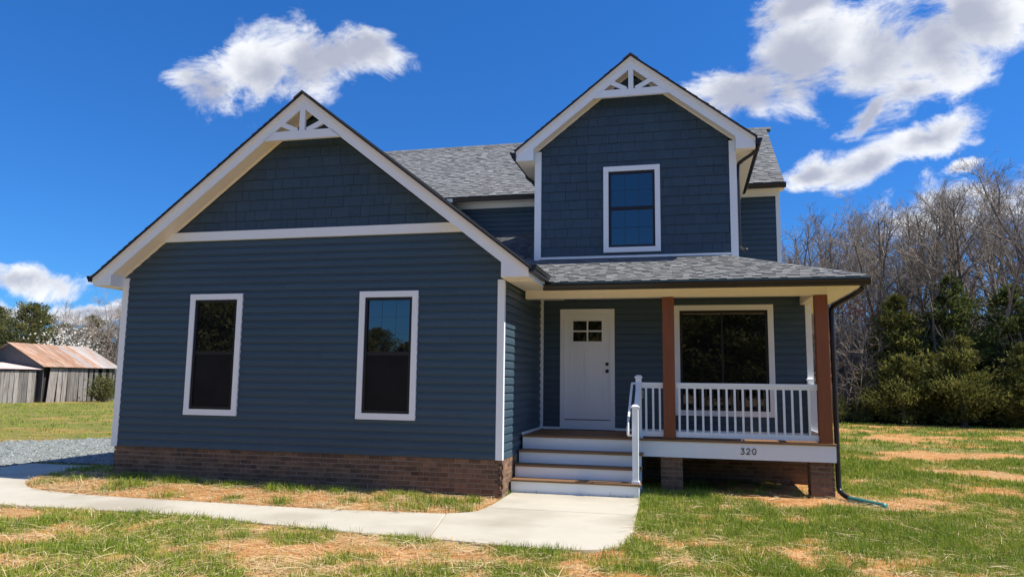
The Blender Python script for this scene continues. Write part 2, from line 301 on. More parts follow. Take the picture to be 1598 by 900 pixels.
def green(x, y):
    x = np.asarray(x, float); y = np.asarray(y, float)
    n = fbm(x * 1.05 + 3, y * 1.05, 21, 4); n2 = fbm(x * .33, y * .33, 33, 3)
    n3 = fbm(x * 3.4, y * 3.4 + 5, 71, 3)
    g = 1.7 * (n - .5) + 1.1 * (n2 - .5) + 1.9 * (n3 - .5) + .61
    g = g - .15 * np.clip((1.5 - x) / 2, 0, 1) * (y < 0) + .12 * np.clip((y - 3) / 4, 0, 1) * (x > 0) - .30 * np.clip((y - 19) / 5, 0, 1) * (x > 0) - .22 * np.exp(-(((x - 5.6) / 1.6) ** 2 + ((y + .3) / .6) ** 2))
    for a, b, c, d in PATCH: g = g - .95 * np.exp(-(((x - a) / (c * 1.35)) ** 2 + ((y - b) / (d * 1.35)) ** 2) * 1.2)
    bed = inpoly(x, y, BED); g = np.where(bed, np.clip((n - .66) * 2.0, 0, .2) + .16 * np.exp(-((y + .5) / .2) ** 2), g)
    g = np.where(x < -10, g * .35 + .48, g)
    return np.clip(g, 0, 1)
def straww(x, y):
    n = fbm(x * 1.5 - 8, y * 1.5, 51, 4); s = np.clip(2.4 * (n - .44), 0, 1)
    return np.clip(s + .22 * (np.asarray(x) < 1.5) * (np.asarray(y) < -1.5) - .30 * inpoly(np.asarray(x, float), np.asarray(y, float), BED), 0, 1)

# ground sheet
def axis_(segs):
    out = []
    for a, b, st in segs: out += list(np.arange(a, b, st))
    return np.array(out)
gx = np.concatenate([-np.geomspace(900, 42, 16), axis_([(-40, -14, 1.0), (-14, 10, .11), (10, 24, .6), (24, 60, 3)]), np.geomspace(63, 900, 14)])
gy = np.concatenate([-np.geomspace(900, 42, 14), axis_([(-40, -8, 2.0), (-8, 3, .11), (3, 12, .25), (12, 30, .7), (30, 70, 3)]), np.geomspace(73, 900, 14)])
X, Y = np.meshgrid(gx, gy); Z = gz(X, Y); nx = len(gx); ny = len(gy)
onslab = (inpoly(X, Y, WALK) & (Y < .9)) | inpoly(X, Y, LAND); Z = np.where(onslab, Z - .09, Z)
near = (np.hypot(X, Y) < 25); Z = Z + np.where(near & ~onslab, .02 * (fbm(X * 5, Y * 5, 77, 3) - .5), 0)
idx = np.arange(nx * ny).reshape(ny, nx); quads = np.stack([idx[:-1, :-1], idx[:-1, 1:], idx[1:, 1:], idx[1:, :-1]], -1).reshape(-1, 4)
gl = green(X, Y); stw = straww(X, Y)
wood = np.clip((Y - (26.2 - .28 * (X - 10))) / 2.0, 0, 1) * (X > 3) + np.clip((-X - 52 - .1 * Y) / 4, 0, 1) * (Y > 0) + np.clip((-Y - 33) / 5, 0, 1)
def ground_mat():
    m = bpy.data.materials.new('clay_and_turf_ground'); m.use_nodes = True; t = m.node_tree; N = t.nodes; L = t.links; b = N['Principled BSDF']; b.inputs['Roughness'].default_value = .95; b.inputs['Specular IOR Level'].default_value = .1
    g = N.new('ShaderNodeNewGeometry')
    def noise(s, d=5, r=.65):
        n = N.new('ShaderNodeTexNoise'); n.inputs['Scale'].default_value = s; n.inputs['Detail'].default_value = d; n.inputs['Roughness'].default_value = r; L.new(g.outputs['Position'], n.inputs['Vector']); return n.outputs['Fac']
    def mixc(f, a, bb):
        x = N.new('ShaderNodeMix'); x.data_type = 'RGBA'; L.new(f, x.inputs['Factor'])
        for k, v in (('A', a), ('B', bb)):
            if isinstance(v, tuple): x.inputs[k].default_value = (*v, 1)
            else: L.new(v, x.inputs[k])
        return x.outputs['Result']
    def rng(v, a, bb):
        r = N.new('ShaderNodeMapRange'); r.inputs['From Min'].default_value = a; r.inputs['From Max'].default_value = bb; L.new(v, r.inputs['Value']); return r.outputs[0]
    def at_(n): a = N.new('ShaderNodeAttribute'); a.attribute_name = n; return a.outputs['Fac']
    def mth(op, a, bb):
        x = N.new('ShaderNodeMath'); x.operation = op
        for i, v in enumerate((a, bb)):
            if isinstance(v, float): x.inputs[i].default_value = v
            else: L.new(v, x.inputs[i])
        return x.outputs[0]
    dirt = mixc(rng(noise(2.5, 8), .35, .65), (.43, .19, .062), (.56, .30, .12))
    dirt = mixc(rng(noise(30, 4), .5, .7), dirt, (.32, .15, .06))
    strawc = mixc(rng(noise(45, 6, .75), .3, .7), (.30, .19, .085), (.62, .47, .24))
    base = mixc(mth('MULTIPLY', at_('straw'), rng(noise(6, 6), .32, .6)), dirt, strawc)
    turf = mixc(rng(noise(9, 7, .7), .35, .65), (.085, .115, .020), (.25, .235, .065))
    fac = rng(mth('ADD', at_('green'), mth('MULTIPLY', mth('SUBTRACT', noise(7, 6, .7), .5), .9)), .38, .68)
    c = mixc(fac, base, turf)
    c = mixc(at_('wood'), c, mixc(rng(noise(3, 6), .35, .65), (.10, .07, .045), (.17, .12, .08)))
    L.new(c, b.inputs['Base Color'])
    bu = N.new('ShaderNodeBump'); bu.inputs['Strength'].default_value = .8; bu.inputs['Distance'].default_value = .03; L.new(noise(28, 6, .7), bu.inputs['Height']); L.new(bu.outputs[0], b.inputs['Normal'])
    return m
gme = npmesh('ground', np.stack([X, Y, Z], -1).reshape(-1, 3), quads, ground_mat(), {'green': gl.ravel(), 'straw': stw.ravel(), 'wood': np.clip(wood, 0, 1).ravel()}, k=4)
gme.polygons.foreach_set('use_smooth', [True] * len(gme.polygons))
go = place(gme, 'ground', None, (0, 0, 0)); tag(go, 'red clay and patchy grass ground round the house', 'ground', kind='structure')

# walkway slabs and driveway
def slab(name, poly, z, th, mat, label, cat, bevel=.012):
    mb = MB(); mb.prism([(x, y, z) for x, y in poly], (0, 0, -th)); o = mb.build(name, mat, bevel=bevel); tag(o, label, cat, kind='structure'); return o
slab('walkway', WALK, -.538, .14, 'concrete', 'long curving pale concrete path in front of the garage wing', 'path')
mid = LAND.index((2.04, .425))
def clip_y(poly, ycut, above):
    out = []
    for i in range(len(poly)):
        a = poly[i]; b = poly[(i + 1) % len(poly)]; ia = (a[1] >= ycut) == above; ib = (b[1] >= ycut) == above
        if ia: out.append(a)
        if ia != ib:
            t = (ycut - a[1]) / (b[1] - a[1]); out.append((a[0] + (b[0] - a[0]) * t, ycut))
    return out
JOINT = -1.02
slab('walkway', clip_y(LAND, JOINT + .004, True), -.536, .14, 'concrete', 'concrete landing slab at the foot of the porch steps', 'path')
LOW = [((x + .012) if (x < 0 and y < -1.3) else x, y) for x, y in clip_y(LAND, JOINT - .004, False)]
slab('walkway', LOW, -.536, .14, 'concrete', 'rounded end slab of the concrete path nearest the lawn', 'path')
gvx = []
mbg = MB(); gp = [(x, y, float(gz(x, y)) + .015) for x, y in GRAVEL]
xs = np.arange(-28, -7.2, .5); ys = np.arange(-9, 16, .5); XX, YY = np.meshgrid(xs, ys); ins = inpoly(XX, YY, GRAVEL)
vid = {}; fs = []
for j in range(len(ys) - 1):
    for i in range(len(xs) - 1):
        if ins[j, i] and ins[j + 1, i] and ins[j, i + 1] and ins[j + 1, i + 1]:
            q = []
            for a, b in ((j, i), (j, i + 1), (j + 1, i + 1), (j + 1, i)):
                if (a, b) not in vid: vid[(a, b)] = len(gvx); gvx.append((xs[b], ys[a], float(gz(xs[b], ys[a])) + .013))
                q.append(vid[(a, b)])
            fs.append(tuple(q))
mbg.v = gvx; mbg.f = fs; mbg.a = [.5] * len(fs)
tag(mbg.build('gravel_driveway', 'gravel'), 'grey gravel driveway beside the left end of the house', 'driveway', kind='structure')

# ------------------------------------------------------------------ house
house = thing('house', 'new blue two storey house with white trim, twin gables and front porch', 'house', (-1, 5, -.55))

def siding(part, P, ulim, z0, z1, holes=(), course=.127, seams=()):
    """P(u, z, d) -> world, d = distance proud of the wall; one board per course and gap"""
    prof = [(0, .021), (.050, .0185), (.078, .0150), (.098, .005), (.114, .0015), (.127, .0015)]
    def pd(t):
        for (a, b), (c, d) in zip(prof, prof[1:]):
            if t <= c: return b + (d - b) * (t - a) / (c - a)
        return prof[-1][1]
    k = 0; za = z0
    while za < z1 - 1e-4:
        zb = min(za + course, z1); cuts = sorted({za, zb} | {h for H in holes for h in H[2:] if za + .004 < h < zb - .004})
        for a, b in zip(cuts, cuts[1:]):
            iv = [(None, None)]
            hs = sorted([H for H in holes if H[2] < b - .001 and H[3] > a + .001])
            iv = []; cur = None
            for H in hs: iv.append((cur, H[0])); cur = H[1]
            iv.append((cur, None)); iv2 = []
            for l, r in iv:
                sp = [s + random.uniform(-.5, .5) for s in seams if ((k // 2) % 3) == (hash(s) % 3)]
                lo = l if l is not None else min(ulim(a)[0], ulim(b)[0]); hi = r if r is not None else max(ulim(a)[1], ulim(b)[1]); c = l
                for s in sorted(sp):
                    if lo + .3 < s < hi - .3: iv2.append((c, s - .0015)); c = s + .0015
                iv2.append((c, r))
            for l, r in iv2:
                ts = [a] + [za + p[0] for p in prof if a + .002 < za + p[0] < b - .002] + [b]; vs = []; fs = []
                if a == za: ul, ur = ulim(a); vs += [P(ul if l is None else l, a, 0), P(ur if r is None else r, a, 0)]
                for t in ts:
                    ul, ur = ulim(t); ul = ul if l is None else l; ur = ur if r is None else r
                    if ur < ul: ur = ul = (ul + ur) / 2
                    vs += [P(ul, t, pd(t - za)), P(ur, t, pd(t - za))]
                for i in range(len(vs) // 2 - 1): fs.append((2 * i, 2 * i + 1, 2 * i + 3, 2 * i + 2))
                mb = MB(); mb.add(vs, fs); mb.build('siding_board', 'siding', part)
        za = zb; k += 1

def shakes(part, P, ulim, z0, z1, holes=(), row=.185):
    za = z0; k = 0
    while za < z1 - .03:
        zb = min(za + row, z1); L0, R0 = ulim(za); L1, R1 = ulim(zb); u = L0 - random.uniform(0, .2)
        while u < R0:
            w = random.choice((.12, .16, .2, .26, .3, .34, .2)) * random.uniform(.9, 1.1); a, b = u + .0025, u + w - .0025; u += w
            if b < L0 + .01 or a > R0 - .01: continue
            ab, bb = max(a, L0), min(b, R0); at_, bt = min(max(a, L1), R1), max(min(b, R1), L1)
            if bt < at_: bt = at_ = (bt + at_) / 2
            segs = [(za, zb, ab, bb, at_, bt)]
            for H in holes:
                ns = []
                for (s0, s1, p, q, r, s) in segs:
                    if s1 <= H[2] + .002 or s0 >= H[3] - .002 or q <= H[0] + .002 or p >= H[1] - .002: ns.append((s0, s1, p, q, r, s)); continue
                    if s0 < H[2]: ns.append((s0, H[2], p, q, r, s))
                    if s1 > H[3]: ns.append((H[3], s1, p, q, r, s))
                    m0, m1 = max(s0, H[2]), min(s1, H[3])
                    if p < H[0]: ns.append((m0, m1, p, H[0], min(r, H[0]), H[0]))
                    if q > H[1]: ns.append((m0, m1, H[1], q, H[1], max(s, H[1])))
                segs = ns
            for (s0, s1, p, q, r, s) in segs:
                if q - p < .008 or s1 - s0 < .01: continue
                d0 = .017 + random.uniform(-.002, .003); d1 = .003; f = lambda t: d0 + (d1 - d0) * (t - za) / row
                dz = random.uniform(-.003, .004) if s0 == za else 0
                mb = MB(); mb.add([P(p, s0 + dz, 0), P(q, s0 + dz, 0), P(p, s0 + dz, f(s0)), P(q, s0 + dz, f(s0)), P(r, s1, f(s1)), P(s, s1, f(s1)), P(r, s1, 0), P(s, s1, 0)],
                                  [(0, 1, 3, 2), (2, 3, 5, 4), (0, 2, 4, 6), (1, 7, 5, 3)])
                mb.build('shake', 'shake', part)
        za = zb; k += 1

def front(y): return lambda u, z, d: Vector((u, y - d, z))
def east(x): return lambda u, z, d: Vector((x + d, u, z))

GR = -3.45; GZ = 5.93; GS = .78                              # garage wing ridge x, top of rake, slope
OV = -.35
# ---- garage front wall, gable, trim
w = MB(); w.prism([(-6.95, .03, 0), (-.02, .03, 0), (-.02, .03, 2.97), (GR, .03, 5.62), (-6.95, .03, 2.93)], (0, .14, 0))
gw = w.build('garage_front_wall', 'sheath', house)
WIN1 = (-5.599, -4.586, .555, 2.608); WIN2 = (-2.429, -1.416, .555, 2.608)
def hole(wn_, i=.05): return (wn_[0] + i, wn_[1] - i, wn_[2] + i, wn_[3] - i)
def glim(z):
    hw = min(3.49, (5.70 - z) / GS); return (max(-6.955, GR - hw), min(-.015, GR + hw))
siding(gw, front(0), glim, -.005, 3.60, [hole(WIN1), hole(WIN2)], seams=(-5.2, -3.6, -2.9, -1.1))
g2 = MB(); g2.prism([(-6.0, .02, 3.66), (-.9, .02, 3.66), (GR, .02, 5.64)], (0, .009, 0)); gg = g2.build('gable_wall', 'sheath', house)
shakes(gg, front(0), lambda z: (GR - (5.66 - z) / GS, GR + (5.66 - z) / GS), 3.69, 5.60, row=.18)
t = MB(); hw0 = (5.71 - 3.545) / GS; hw1 = (5.71 - 3.70) / GS
t.prism([(GR - hw0, -.05, 3.545), (GR + hw0, -.05, 3.545), (GR + hw1, -.05, 3.70), (GR - hw1, -.05, 3.70)], (0, .05, 0)); t.build('frieze_board', 'white', house)
for x0, x1 in ((-6.985, -6.89), (-.105, .004)):
    t = MB(); t.box(x0, x1, -.026, -.002, -.01, 2.92 if x0 < -3 else 2.76)
    if x0 > -3: t.box(-.02, .004, -.002, .055, -.01, 2.76)
    else: t.box(-7.01, -6.985, -.026, .075, -.01, 2.86)
    t.build('corner_trim', 'white', house)
# left and side walls
w = MB(); w.box(-6.98, -6.95, .03, 6.9, 0, 2.95); w.build('garage_side_wall', 'siding', house, label='plain left flank wall of the garage wing')
w = MB(); w.box(-.14, -.03, .18, 3.1, 0, 3.0); sw = w.build('porch_side_wall', 'sheath', house)
siding(sw, lambda u, z, d: Vector((-.018 + d, u, z)), lambda z: ((.056, 1.30) if z < .28 else (.056, 2.938)), -.005, 2.775)
# ---- rakes of garage gable
def rake(prefix, cx, cz, sl, y0, y1, xe_l, xe_r, hv, zret, xw_l, xw_r, dep):
    """white rake boards with shingle mould and boxed eave returns, built on a gable facing -Y"""
    for sgn, xe, xw in ((-1, xe_l, xw_l), (1, xe_r, xw_r)):
        zt = lambda x: cz - sl * abs(x - cx)
        m = MB(); lo = zret
        poly = [(cx, y0, cz - .012), (xe, y0, zt(xe) - .012), (xe, y0, lo), (xw, y0, lo), (xw, y0, zt(xw) - hv), (cx, y0, cz - hv)]
        m.prism(poly, (0, .025, 0)); m.build('rake_board', 'white', house)
        m = MB(); m.prism([(cx, y0 - .022, cz - .004), (xe, y0 - .022, zt(xe) - .004), (xe, y0 - .022, zt(xe) - .075), (cx, y0 - .022, cz - .075)], (0, .021, 0)); m.build('rake_moulding', 'soffit', house)
        m = MB(); m.prism([(cx, y0 + .027, cz - hv + .02), (xw, y0 + .027, zt(xw) - hv + .02), (xw, y0 + .027, zt(xw) - hv + .045), (cx, y0 + .027, cz - hv + .045)], (0, y1 - y0 - .03, 0)); m.build('rake_soffit', 'soffit', house)
        m = MB(); a, b = sorted((xe, xw)); m.box(a + (.004 if sgn < 0 else .0), b - (.004 if sgn > 0 else 0), y0 + .027, dep, zret - .006, zret + .012); m.build('eave_soffit', 'soffit', house)
        m = MB(); q = .02; x0, x1 = sorted((xe - sgn * q, xe)); m.box(x0, x1, y0 + .026, dep, zret, zt(xe) - .02); m.build('fascia', 'white', house)
        m = MB(); a, b = sorted((xw, xw + sgn * .02)); m.box(a, b, y0 + .026, y1 - .004, zret + .013, zt(xw) - hv + .03); m.build('eave_return', 'white', house)
        # J channel where soffit meets wall
        m = MB(); m.prism([(cx, y1 - .03, cz - hv - .005), (xw, y1 - .03, zt(xw) - hv - .005), (xw, y1 - .03, zt(xw) - hv + .019), (cx, y1 - .03, cz - hv + .019)], (0, .028, 0)); m.build('soffit_channel', 'soffit', house)
def truss(cx, cz, sl, y0, hv, zb, hb, half):
    root = MB(); hw = half
    root.prism([(cx - hw, y0, zb), (cx + hw, y0, zb), (cx + hw - hb / sl, y0, zb + hb), (cx - hw + hb / sl, y0, zb + hb)], (0, .06, 0))
    tr = root.build('gable_truss', 'white', house)
    k = MB(); k.box(cx - .048, cx + .048, y0 + .003, y0 + .055, zb + hb, cz - hv + .02); k.build('king_post', 'white', tr)
    for s in (-1, 1):
        zm = zb + hb; x1 = cx + s * .06; x2 = cx + s * (hw * .53); z2 = cz - hv - sl * (hw * .53) + .03; d = Vector((x2 - x1, 0, z2 - zm)).normalized(); nrm = Vector((-d.z, 0, d.x)) * .042
        a = Vector((x1 + s * .03, y0 + .006, zm)); b = Vector((x2, y0 + .006, z2))
        k = MB(); k.prism([a - nrm, b - nrm, b + nrm, a + nrm], (0, .045, 0)); k.build('brace', 'white', tr)
rake('garage', GR, GZ, GS, OV, 0, -7.35, .46, .235, 2.755, -6.985, .026, 6.9)
truss(GR, GZ, GS, OV + .0, .235, 5.155, .145, .71)
# ---- shingled roofs
def shingles(part, O, e, s, n, H, ul, ur, strip=None, expo=.132, cap=None):
    O, e, s, n = map(Vector, (O, e, s, n)); nrow = int(H / expo); stuff = MB()
    for k in range(nrow + 1):
        t0 = k * expo - (.02 if k == 0 else 0); t1 = min((k + 1) * expo + .02, H)
        if t1 - t0 < .03: continue
        L0, R0, L1, R1 = ul(t0), ur(t0), ul(t1), ur(t1)
        cuts = [L0]
        if strip:
            u = L0 - random.uniform(0, strip)
            while True:
                u += strip
                if u > R0 - .25: break
                if u > L0 + .2: cuts.append(u)
        cuts.append(R0)
        for ci in range(len(cuts) - 1):
            a, b = cuts[ci], cuts[ci + 1]; mb = MB() if strip else stuff; u = a; hi = random.random() < .5
            while u < b - 1e-6:
                v = min(u + random.uniform(.09, .22), b)
                if b - v < .08: v = b
                lift = random.uniform(.015, .019) if hi else random.uniform(.006, .009); sh = min(1, max(0, random.gauss(.62 if hi else .42, .23))); hi = not hi
                ut, vt = (L1 if u == L0 else max(u, L1)), (R1 if v == R0 else min(v, R1))
                if vt < ut: vt = ut
                p = [O + e * u + s * t0, O + e * v + s * t0, O + e * u + s * t0 + n * lift, O + e * v + s * t0 + n * lift, O + e * vt + s * t1 + n * .002, O + e * ut + s * t1 + n * .002]
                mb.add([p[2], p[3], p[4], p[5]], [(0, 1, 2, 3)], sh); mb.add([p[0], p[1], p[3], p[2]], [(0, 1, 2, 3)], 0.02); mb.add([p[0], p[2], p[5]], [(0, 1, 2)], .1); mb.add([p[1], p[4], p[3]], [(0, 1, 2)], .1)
                u = v
            if strip and mb.v: mb.build('shingle', 'shingle', part)
    if stuff.v: stuff.build('shingles', 'shingle', part, kind='stuff')
def gable_roof(cx, cz, sl, y0, y1, xl, xr, name):
    for sgn, xe in ((-1, xl), (1, xr)):
        ze = cz - sl * abs(xe - cx); m = MB(); m.prism([(cx, y0, cz), (xe, y0, ze), (xe, y1, ze), (cx, y1, cz)], (0, 0, .028)); rp = m.build(name, 'edge', house)
        L = math.hypot(xe - cx, cz - ze); s = Vector((cx - xe, 0, cz - ze)).normalized(); n = Vector((sgn * sl, 0, 1)).normalized()
        if sgn > 0: shingles(rp, (xe, y0, ze + .029), (0, 1, 0), s, n, L, lambda t: 0, lambda t: y1 - y0)
        else: shingles(rp, (xe, y1, ze + .029), (0, -1, 0), s, n, L, lambda t: 0, lambda t: y1 - y0)
    m = MB()
    y = y0
    while y < y1 - .05:
        for sgn in (-1, 1):
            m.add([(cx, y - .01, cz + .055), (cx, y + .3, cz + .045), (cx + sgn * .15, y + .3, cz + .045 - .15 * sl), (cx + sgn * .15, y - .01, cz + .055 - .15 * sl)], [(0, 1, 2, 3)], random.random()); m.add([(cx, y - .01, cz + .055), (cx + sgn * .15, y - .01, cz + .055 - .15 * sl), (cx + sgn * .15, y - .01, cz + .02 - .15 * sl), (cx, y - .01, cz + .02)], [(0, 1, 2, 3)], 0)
        y += .145
    m.build('ridge_cap', 'shingle', house)
gable_roof(GR, GZ, GS, OV - .045, 8.6, -7.37, .48, 'garage_roof')
DC = 1.785; DZ = 7.46; DS = .785; DOV = 2.67; DY = 2.97
gable_roof(DC, DZ, DS, DOV - .045, 9.0, -.49, 4.06, 'dormer_roof')
rake('dormer', DC, DZ, DS, DOV, DY, -.472, 4.042, .235, 5.492, -.125, 3.695, 6.9)
truss(DC, DZ, DS, DOV, .235, 6.665, .142, .71)

# porch hip roof
PS = .345; PE = .90; PZ = 2.80; PX = 5.45
def pz(y): return PZ + PS * (y - PE)
m = MB(); hx = PX - (6.88 - PE)
m.prism([(-3.0, PE, PZ), (PX, PE, PZ), (PX - (6.88 - PE), 6.88, pz(6.88)), (-3.0, 6.88, pz(6.88))], (0, 0, .028)); pr_ = m.build('porch_roof', 'edge', house)
c = math.cos(math.atan(PS)); sv = Vector((0, c, PS * c)); nv = Vector((0, -PS, 1)).normalized(); Hs = (6.88 - PE) / c
shingles(pr_, (0, PE - .012, PZ + .029), (1, 0, 0), sv, nv, 2.12 / c, lambda t: .28 - .44 * t, lambda t: PX - t * c, strip=1.0)
O2 = Vector((0, PE, PZ + .029)) + sv * (16 * .132)
shingles(pr_, O2, (1, 0, 0), sv, nv, Hs - 16 * .132, lambda t: -2.9, lambda t: min(-.1, 99))
m = MB(); m.prism([(PX, PE, PZ), (PX, 9.5, PZ), (PX - (6.88 - PE), 9.5, pz(6.88)), (PX - (6.88 - PE), 6.88, pz(6.88))], (0, 0, .028)); rr = m.build('porch_roof', 'edge', house, label='right hip slope of the porch roof')
shingles(rr, (PX, PE, PZ + .029), (0, 1, 0), (-c, 0, PS * c), Vector((PS, 0, 1)).normalized(), 2.4, lambda t: t * c, lambda t: 8.4)
m = MB(); k = 0                                              # hip cap
for i in range(20):
    a = i * .145; b = a + .3; f = lambda u, off, lift: Vector((PX - u * .68 + off[0], PE + u * .68 + off[1], PZ + .045 + PS * u * .68 + lift))
    for off in ((-.10, -.02), (.02, .10)):
        dz = -.03
        m.add([f(a, (0, 0), .016), f(b, (0, 0), .006), f(b, off, .006 + dz), f(a, off, .016 + dz)], [(0, 1, 2, 3)], random.random())
m.build('hip_cap', 'shingle', house)

# main roof and upper walls
MY = 6.88; ME = 6.48; MZ = 5.80; MS = .71; RY = 10.0; RZ = MZ + MS * (RY - ME)
m = MB(); m.prism([(-7.2, ME, MZ), (5.0, ME, MZ), (5.0, RY, RZ), (-7.2, RY, RZ)], (0, 0, .028)); mr_ = m.build('main_roof', 'edge', house)
c = math.cos(math.atan(MS)); sv = Vector((0, c, MS * c)); nv = Vector((0, -MS, 1)).normalized(); Lm = (RY - ME) / c
shingles(mr_, (0, ME - .012, MZ + .029), (1, 0, 0), sv, nv, Lm, lambda t: -3.5 - .78 * t, lambda t: .05, strip=1.35)
shingles(mr_, (0, ME - .012, MZ + .029), (1, 0, 0), sv, nv, Lm, lambda t: 3.2, lambda t: 5.0)
m = MB(); m.prism([(-7.2, 2 * RY - ME, MZ), (5.0, 2 * RY - ME, MZ), (5.0, RY + .01, RZ), (-7.2, RY + .01, RZ)], (0, 0, .028)); m.build('main_roof', 'shingle', house, label='rear slope of the main roof')
m = MB(); x = -7.2
while x < 4.95:
    for s_ in (-1, 1): m.add([(x - .01, RY, RZ + .055), (x + .3, RY, RZ + .045), (x + .3, RY + s_ * .15, RZ + .045 - .15 * MS), (x - .01, RY + s_ * .15, RZ + .055 - .15 * MS)], [(0, 1, 2, 3)], random.random() * .5)
    x += .145
m.build('ridge_cap', 'shingle', house)
w = MB(); w.box(-3.2, 4.90, MY + .03, MY + .15, 2.5, 5.62); mw = w.build('upper_wall', 'sheath', house)
siding(mw, front(MY), lambda z: (-3.2, -.2), 4.86, 5.60)
siding(mw, front(MY), lambda z: (3.6, 4.85), 3.3, 5.60)
for a, b in ((-3.2, -.06), (3.65, 4.93)):
    m = MB(); m.box(a, b, MY - .06, MY - .02, 5.585, 5.70); m.build('frieze_board', 'white', house)
    m = MB(); m.box(a, b if b < 2 else 5.0, ME + .02, MY + .02, 5.70, 5.72); m.build('eave_soffit', 'soffit', house)
m = MB(); m.box(-3.2, 5.0, ME, ME + .02, 5.70, MZ - .005); m.build('fascia', 'white', house)
m = MB(); m.box(-3.0, -.12, MY - .03, MY, 4.81, 4.862); m.build('base_trim', 'white', house)
m = MB(); m.box(4.84, 4.935, MY - .026, MY - .002, 2.9, 5.60); m.build('corner_trim', 'white', house)
m = MB(); m.prism([(4.88, MY + .03, 0), (4.88, 13, 0), (4.88, 13, 5.8), (4.88, RY, RZ - .05), (4.88, MY + .03, 5.7)], (.04, 0, 0)); m.build('gable_end_wall', 'siding', house)
m = MB(); m.prism([(4.985, ME, MZ - .16), (4.985, RY, RZ - .16), (4.985, RY, RZ - .005), (4.985, ME, MZ - .005)], (.014, 0, 0)); m.build('rake_board', 'white', house)

# dormer walls
w = MB(); w.prism([(-.1, DY + .03, 3.3), (3.67, DY + .03, 3.3), (3.67, DY + .03, 5.72), (DC, DY + .03, 7.2), (-.1, DY + .03, 5.72)], (0, .12, 0)); dw = w.build('dormer_front_wall', 'sheath', house)
DWIN = (1.221, 2.304, 3.659, 5.352)
def dlim(z):
    hw = min(1.80, (7.225 - z) / DS); return (DC - hw, DC + hw)
shakes(dw, front(DY), dlim, 3.61, 7.15, [hole(DWIN)])
m = MB(); m.box(-.02, 3.59, DY - .03, DY - .002, 3.555, 3.60); m.build('base_trim', 'white', house)
for x0, x1, sx in ((-.125, -.015, -1), (3.585, 3.695, 1)):
    m = MB(); m.box(x0, x1, DY - .03, DY - .003, 3.46, 5.74); xx = (x0 - .022, x0) if sx < 0 else (x1, x1 + .022); m.box(xx[0], xx[1], DY - .03, DY + .08, 3.46, 5.49); m.build('corner_trim', 'white', house)
for x, s_ in ((-.1, -1), (3.67, 1)):
    w = MB(); w.box(min(x, x - s_ * .1), max(x, x - s_ * .1), DY + .15, 6.9, 2.6, 5.6); ww_ = w.build('dormer_side_wall', 'sheath', house)
    z = 3.3
    while z < 5.45:
        m = MB(); m.prism([(x, DY + .08, z), (x + s_ * .017, DY + .08, z), (x + s_ * .002, DY + .08, z + .127), (x, DY + .08, z + .127)], (0, 3.8, 0)); m.build('siding_board', 'siding', ww_); z += .127

# windows
def window(name, W, y, sashes=2, mull=0, grid_up=(0, 0), grid_lo=(0, 0), screen=True, cw=.098, label=None, thin=1):
    x0, x1, z0, z1 = W; m = MB(); p = y - .045
    m.box(x0, x0 + cw, p, y + .02, z0 + cw, z1 - cw); m.box(x1 - cw, x1, p, y + .02, z0 + cw, z1 - cw)
    m.box(x0, x1, p - .003, y + .02, z1 - cw, z1); m.box(x0, x1, p - .003, y + .02, z0, z0 + cw)
    wo_ = m.build('window', 'white', house, label=label)
    a, b, c_, d = x0 + cw + .001, x1 - cw - .001, z0 + cw + .001, z1 - cw - .001; fw = .045
    m = MB(); m.box(a, a + fw, y - .028, y + .025, c_, d); m.box(b - fw, b, y - .028, y + .025, c_, d); m.box(a + fw, b - fw, y - .026, y + .025, c_, c_ + fw); m.box(a + fw, b - fw, y - .026, y + .025, d - fw, d); m.build('frame', 'frame', wo_)
    ia, ib, ic, id_ = a + fw, b - fw, c_ + fw, d - fw
    if sashes == 2:
        zm = (ic + id_) / 2 + .02; m = MB(); m.box(ia, ib, y - .022, y + .024, zm - .03, zm + .03); m.build('meeting_rail', 'frame', wo_)
        panes = [(ia, ib, zm + .03, id_, grid_up, .0), (ia, ib, ic, zm - .03, grid_lo, .008)]
    else:
        xm = (ia + ib) / 2 - .02; m = MB(); m.box(xm - .016, xm + .016, y - .006, y + .024, ic, id_); m.build('mullion', 'frame', wo_)
        panes = [(ia, xm - .016, ic, id_, (0, 0), .0), (xm + .016, ib, ic, id_, (0, 0), .0)]
    for i, (pa, pb, pc, pd_, gr, dy) in enumerate(panes):
        m = MB(); m.box(pa, pb, y + .004 + dy, y + .014 + dy, pc, pd_); m.build('pane', 'glass', wo_)
        for k in range(1, gr[0]):
            xx = pa + (pb - pa) * k / gr[0]; m = MB(); m.box(xx - .006 * thin, xx + .006 * thin, y + .0005, y + .0035, pc, pd_); m.build('muntin', 'frame', wo_)
        for k in range(1, gr[1]):
            zz = pc + (pd_ - pc) * k / gr[1]; m = MB(); m.box(pa, pb, y - .0005, y + .003, zz - .006 * thin, zz + .006 * thin); m.build('muntin', 'frame', wo_)
    if sashes == 2 and screen:
        m = MB(); m.box(ia, ib, y - .012, y - .008, ic, zm - .03); m.build('insect_screen', 'screen', wo_)
    return wo_
window('w', WIN1, 0, grid_up=(3, 3), thin=.18, label='left window of the garage wing'); window('w', WIN2, 0, grid_up=(3, 3), thin=.18, label='right window of the garage wing')
window('w', DWIN, DY, grid_up=(3, 2), grid_lo=(3, 2), thin=.28, screen=False, label='upstairs dormer window with blue sky reflected')
BWIN = (2.529, 4.285, .60, 2.622); window('w', BWIN, DY, sashes=1, label='wide picture window of the porch')

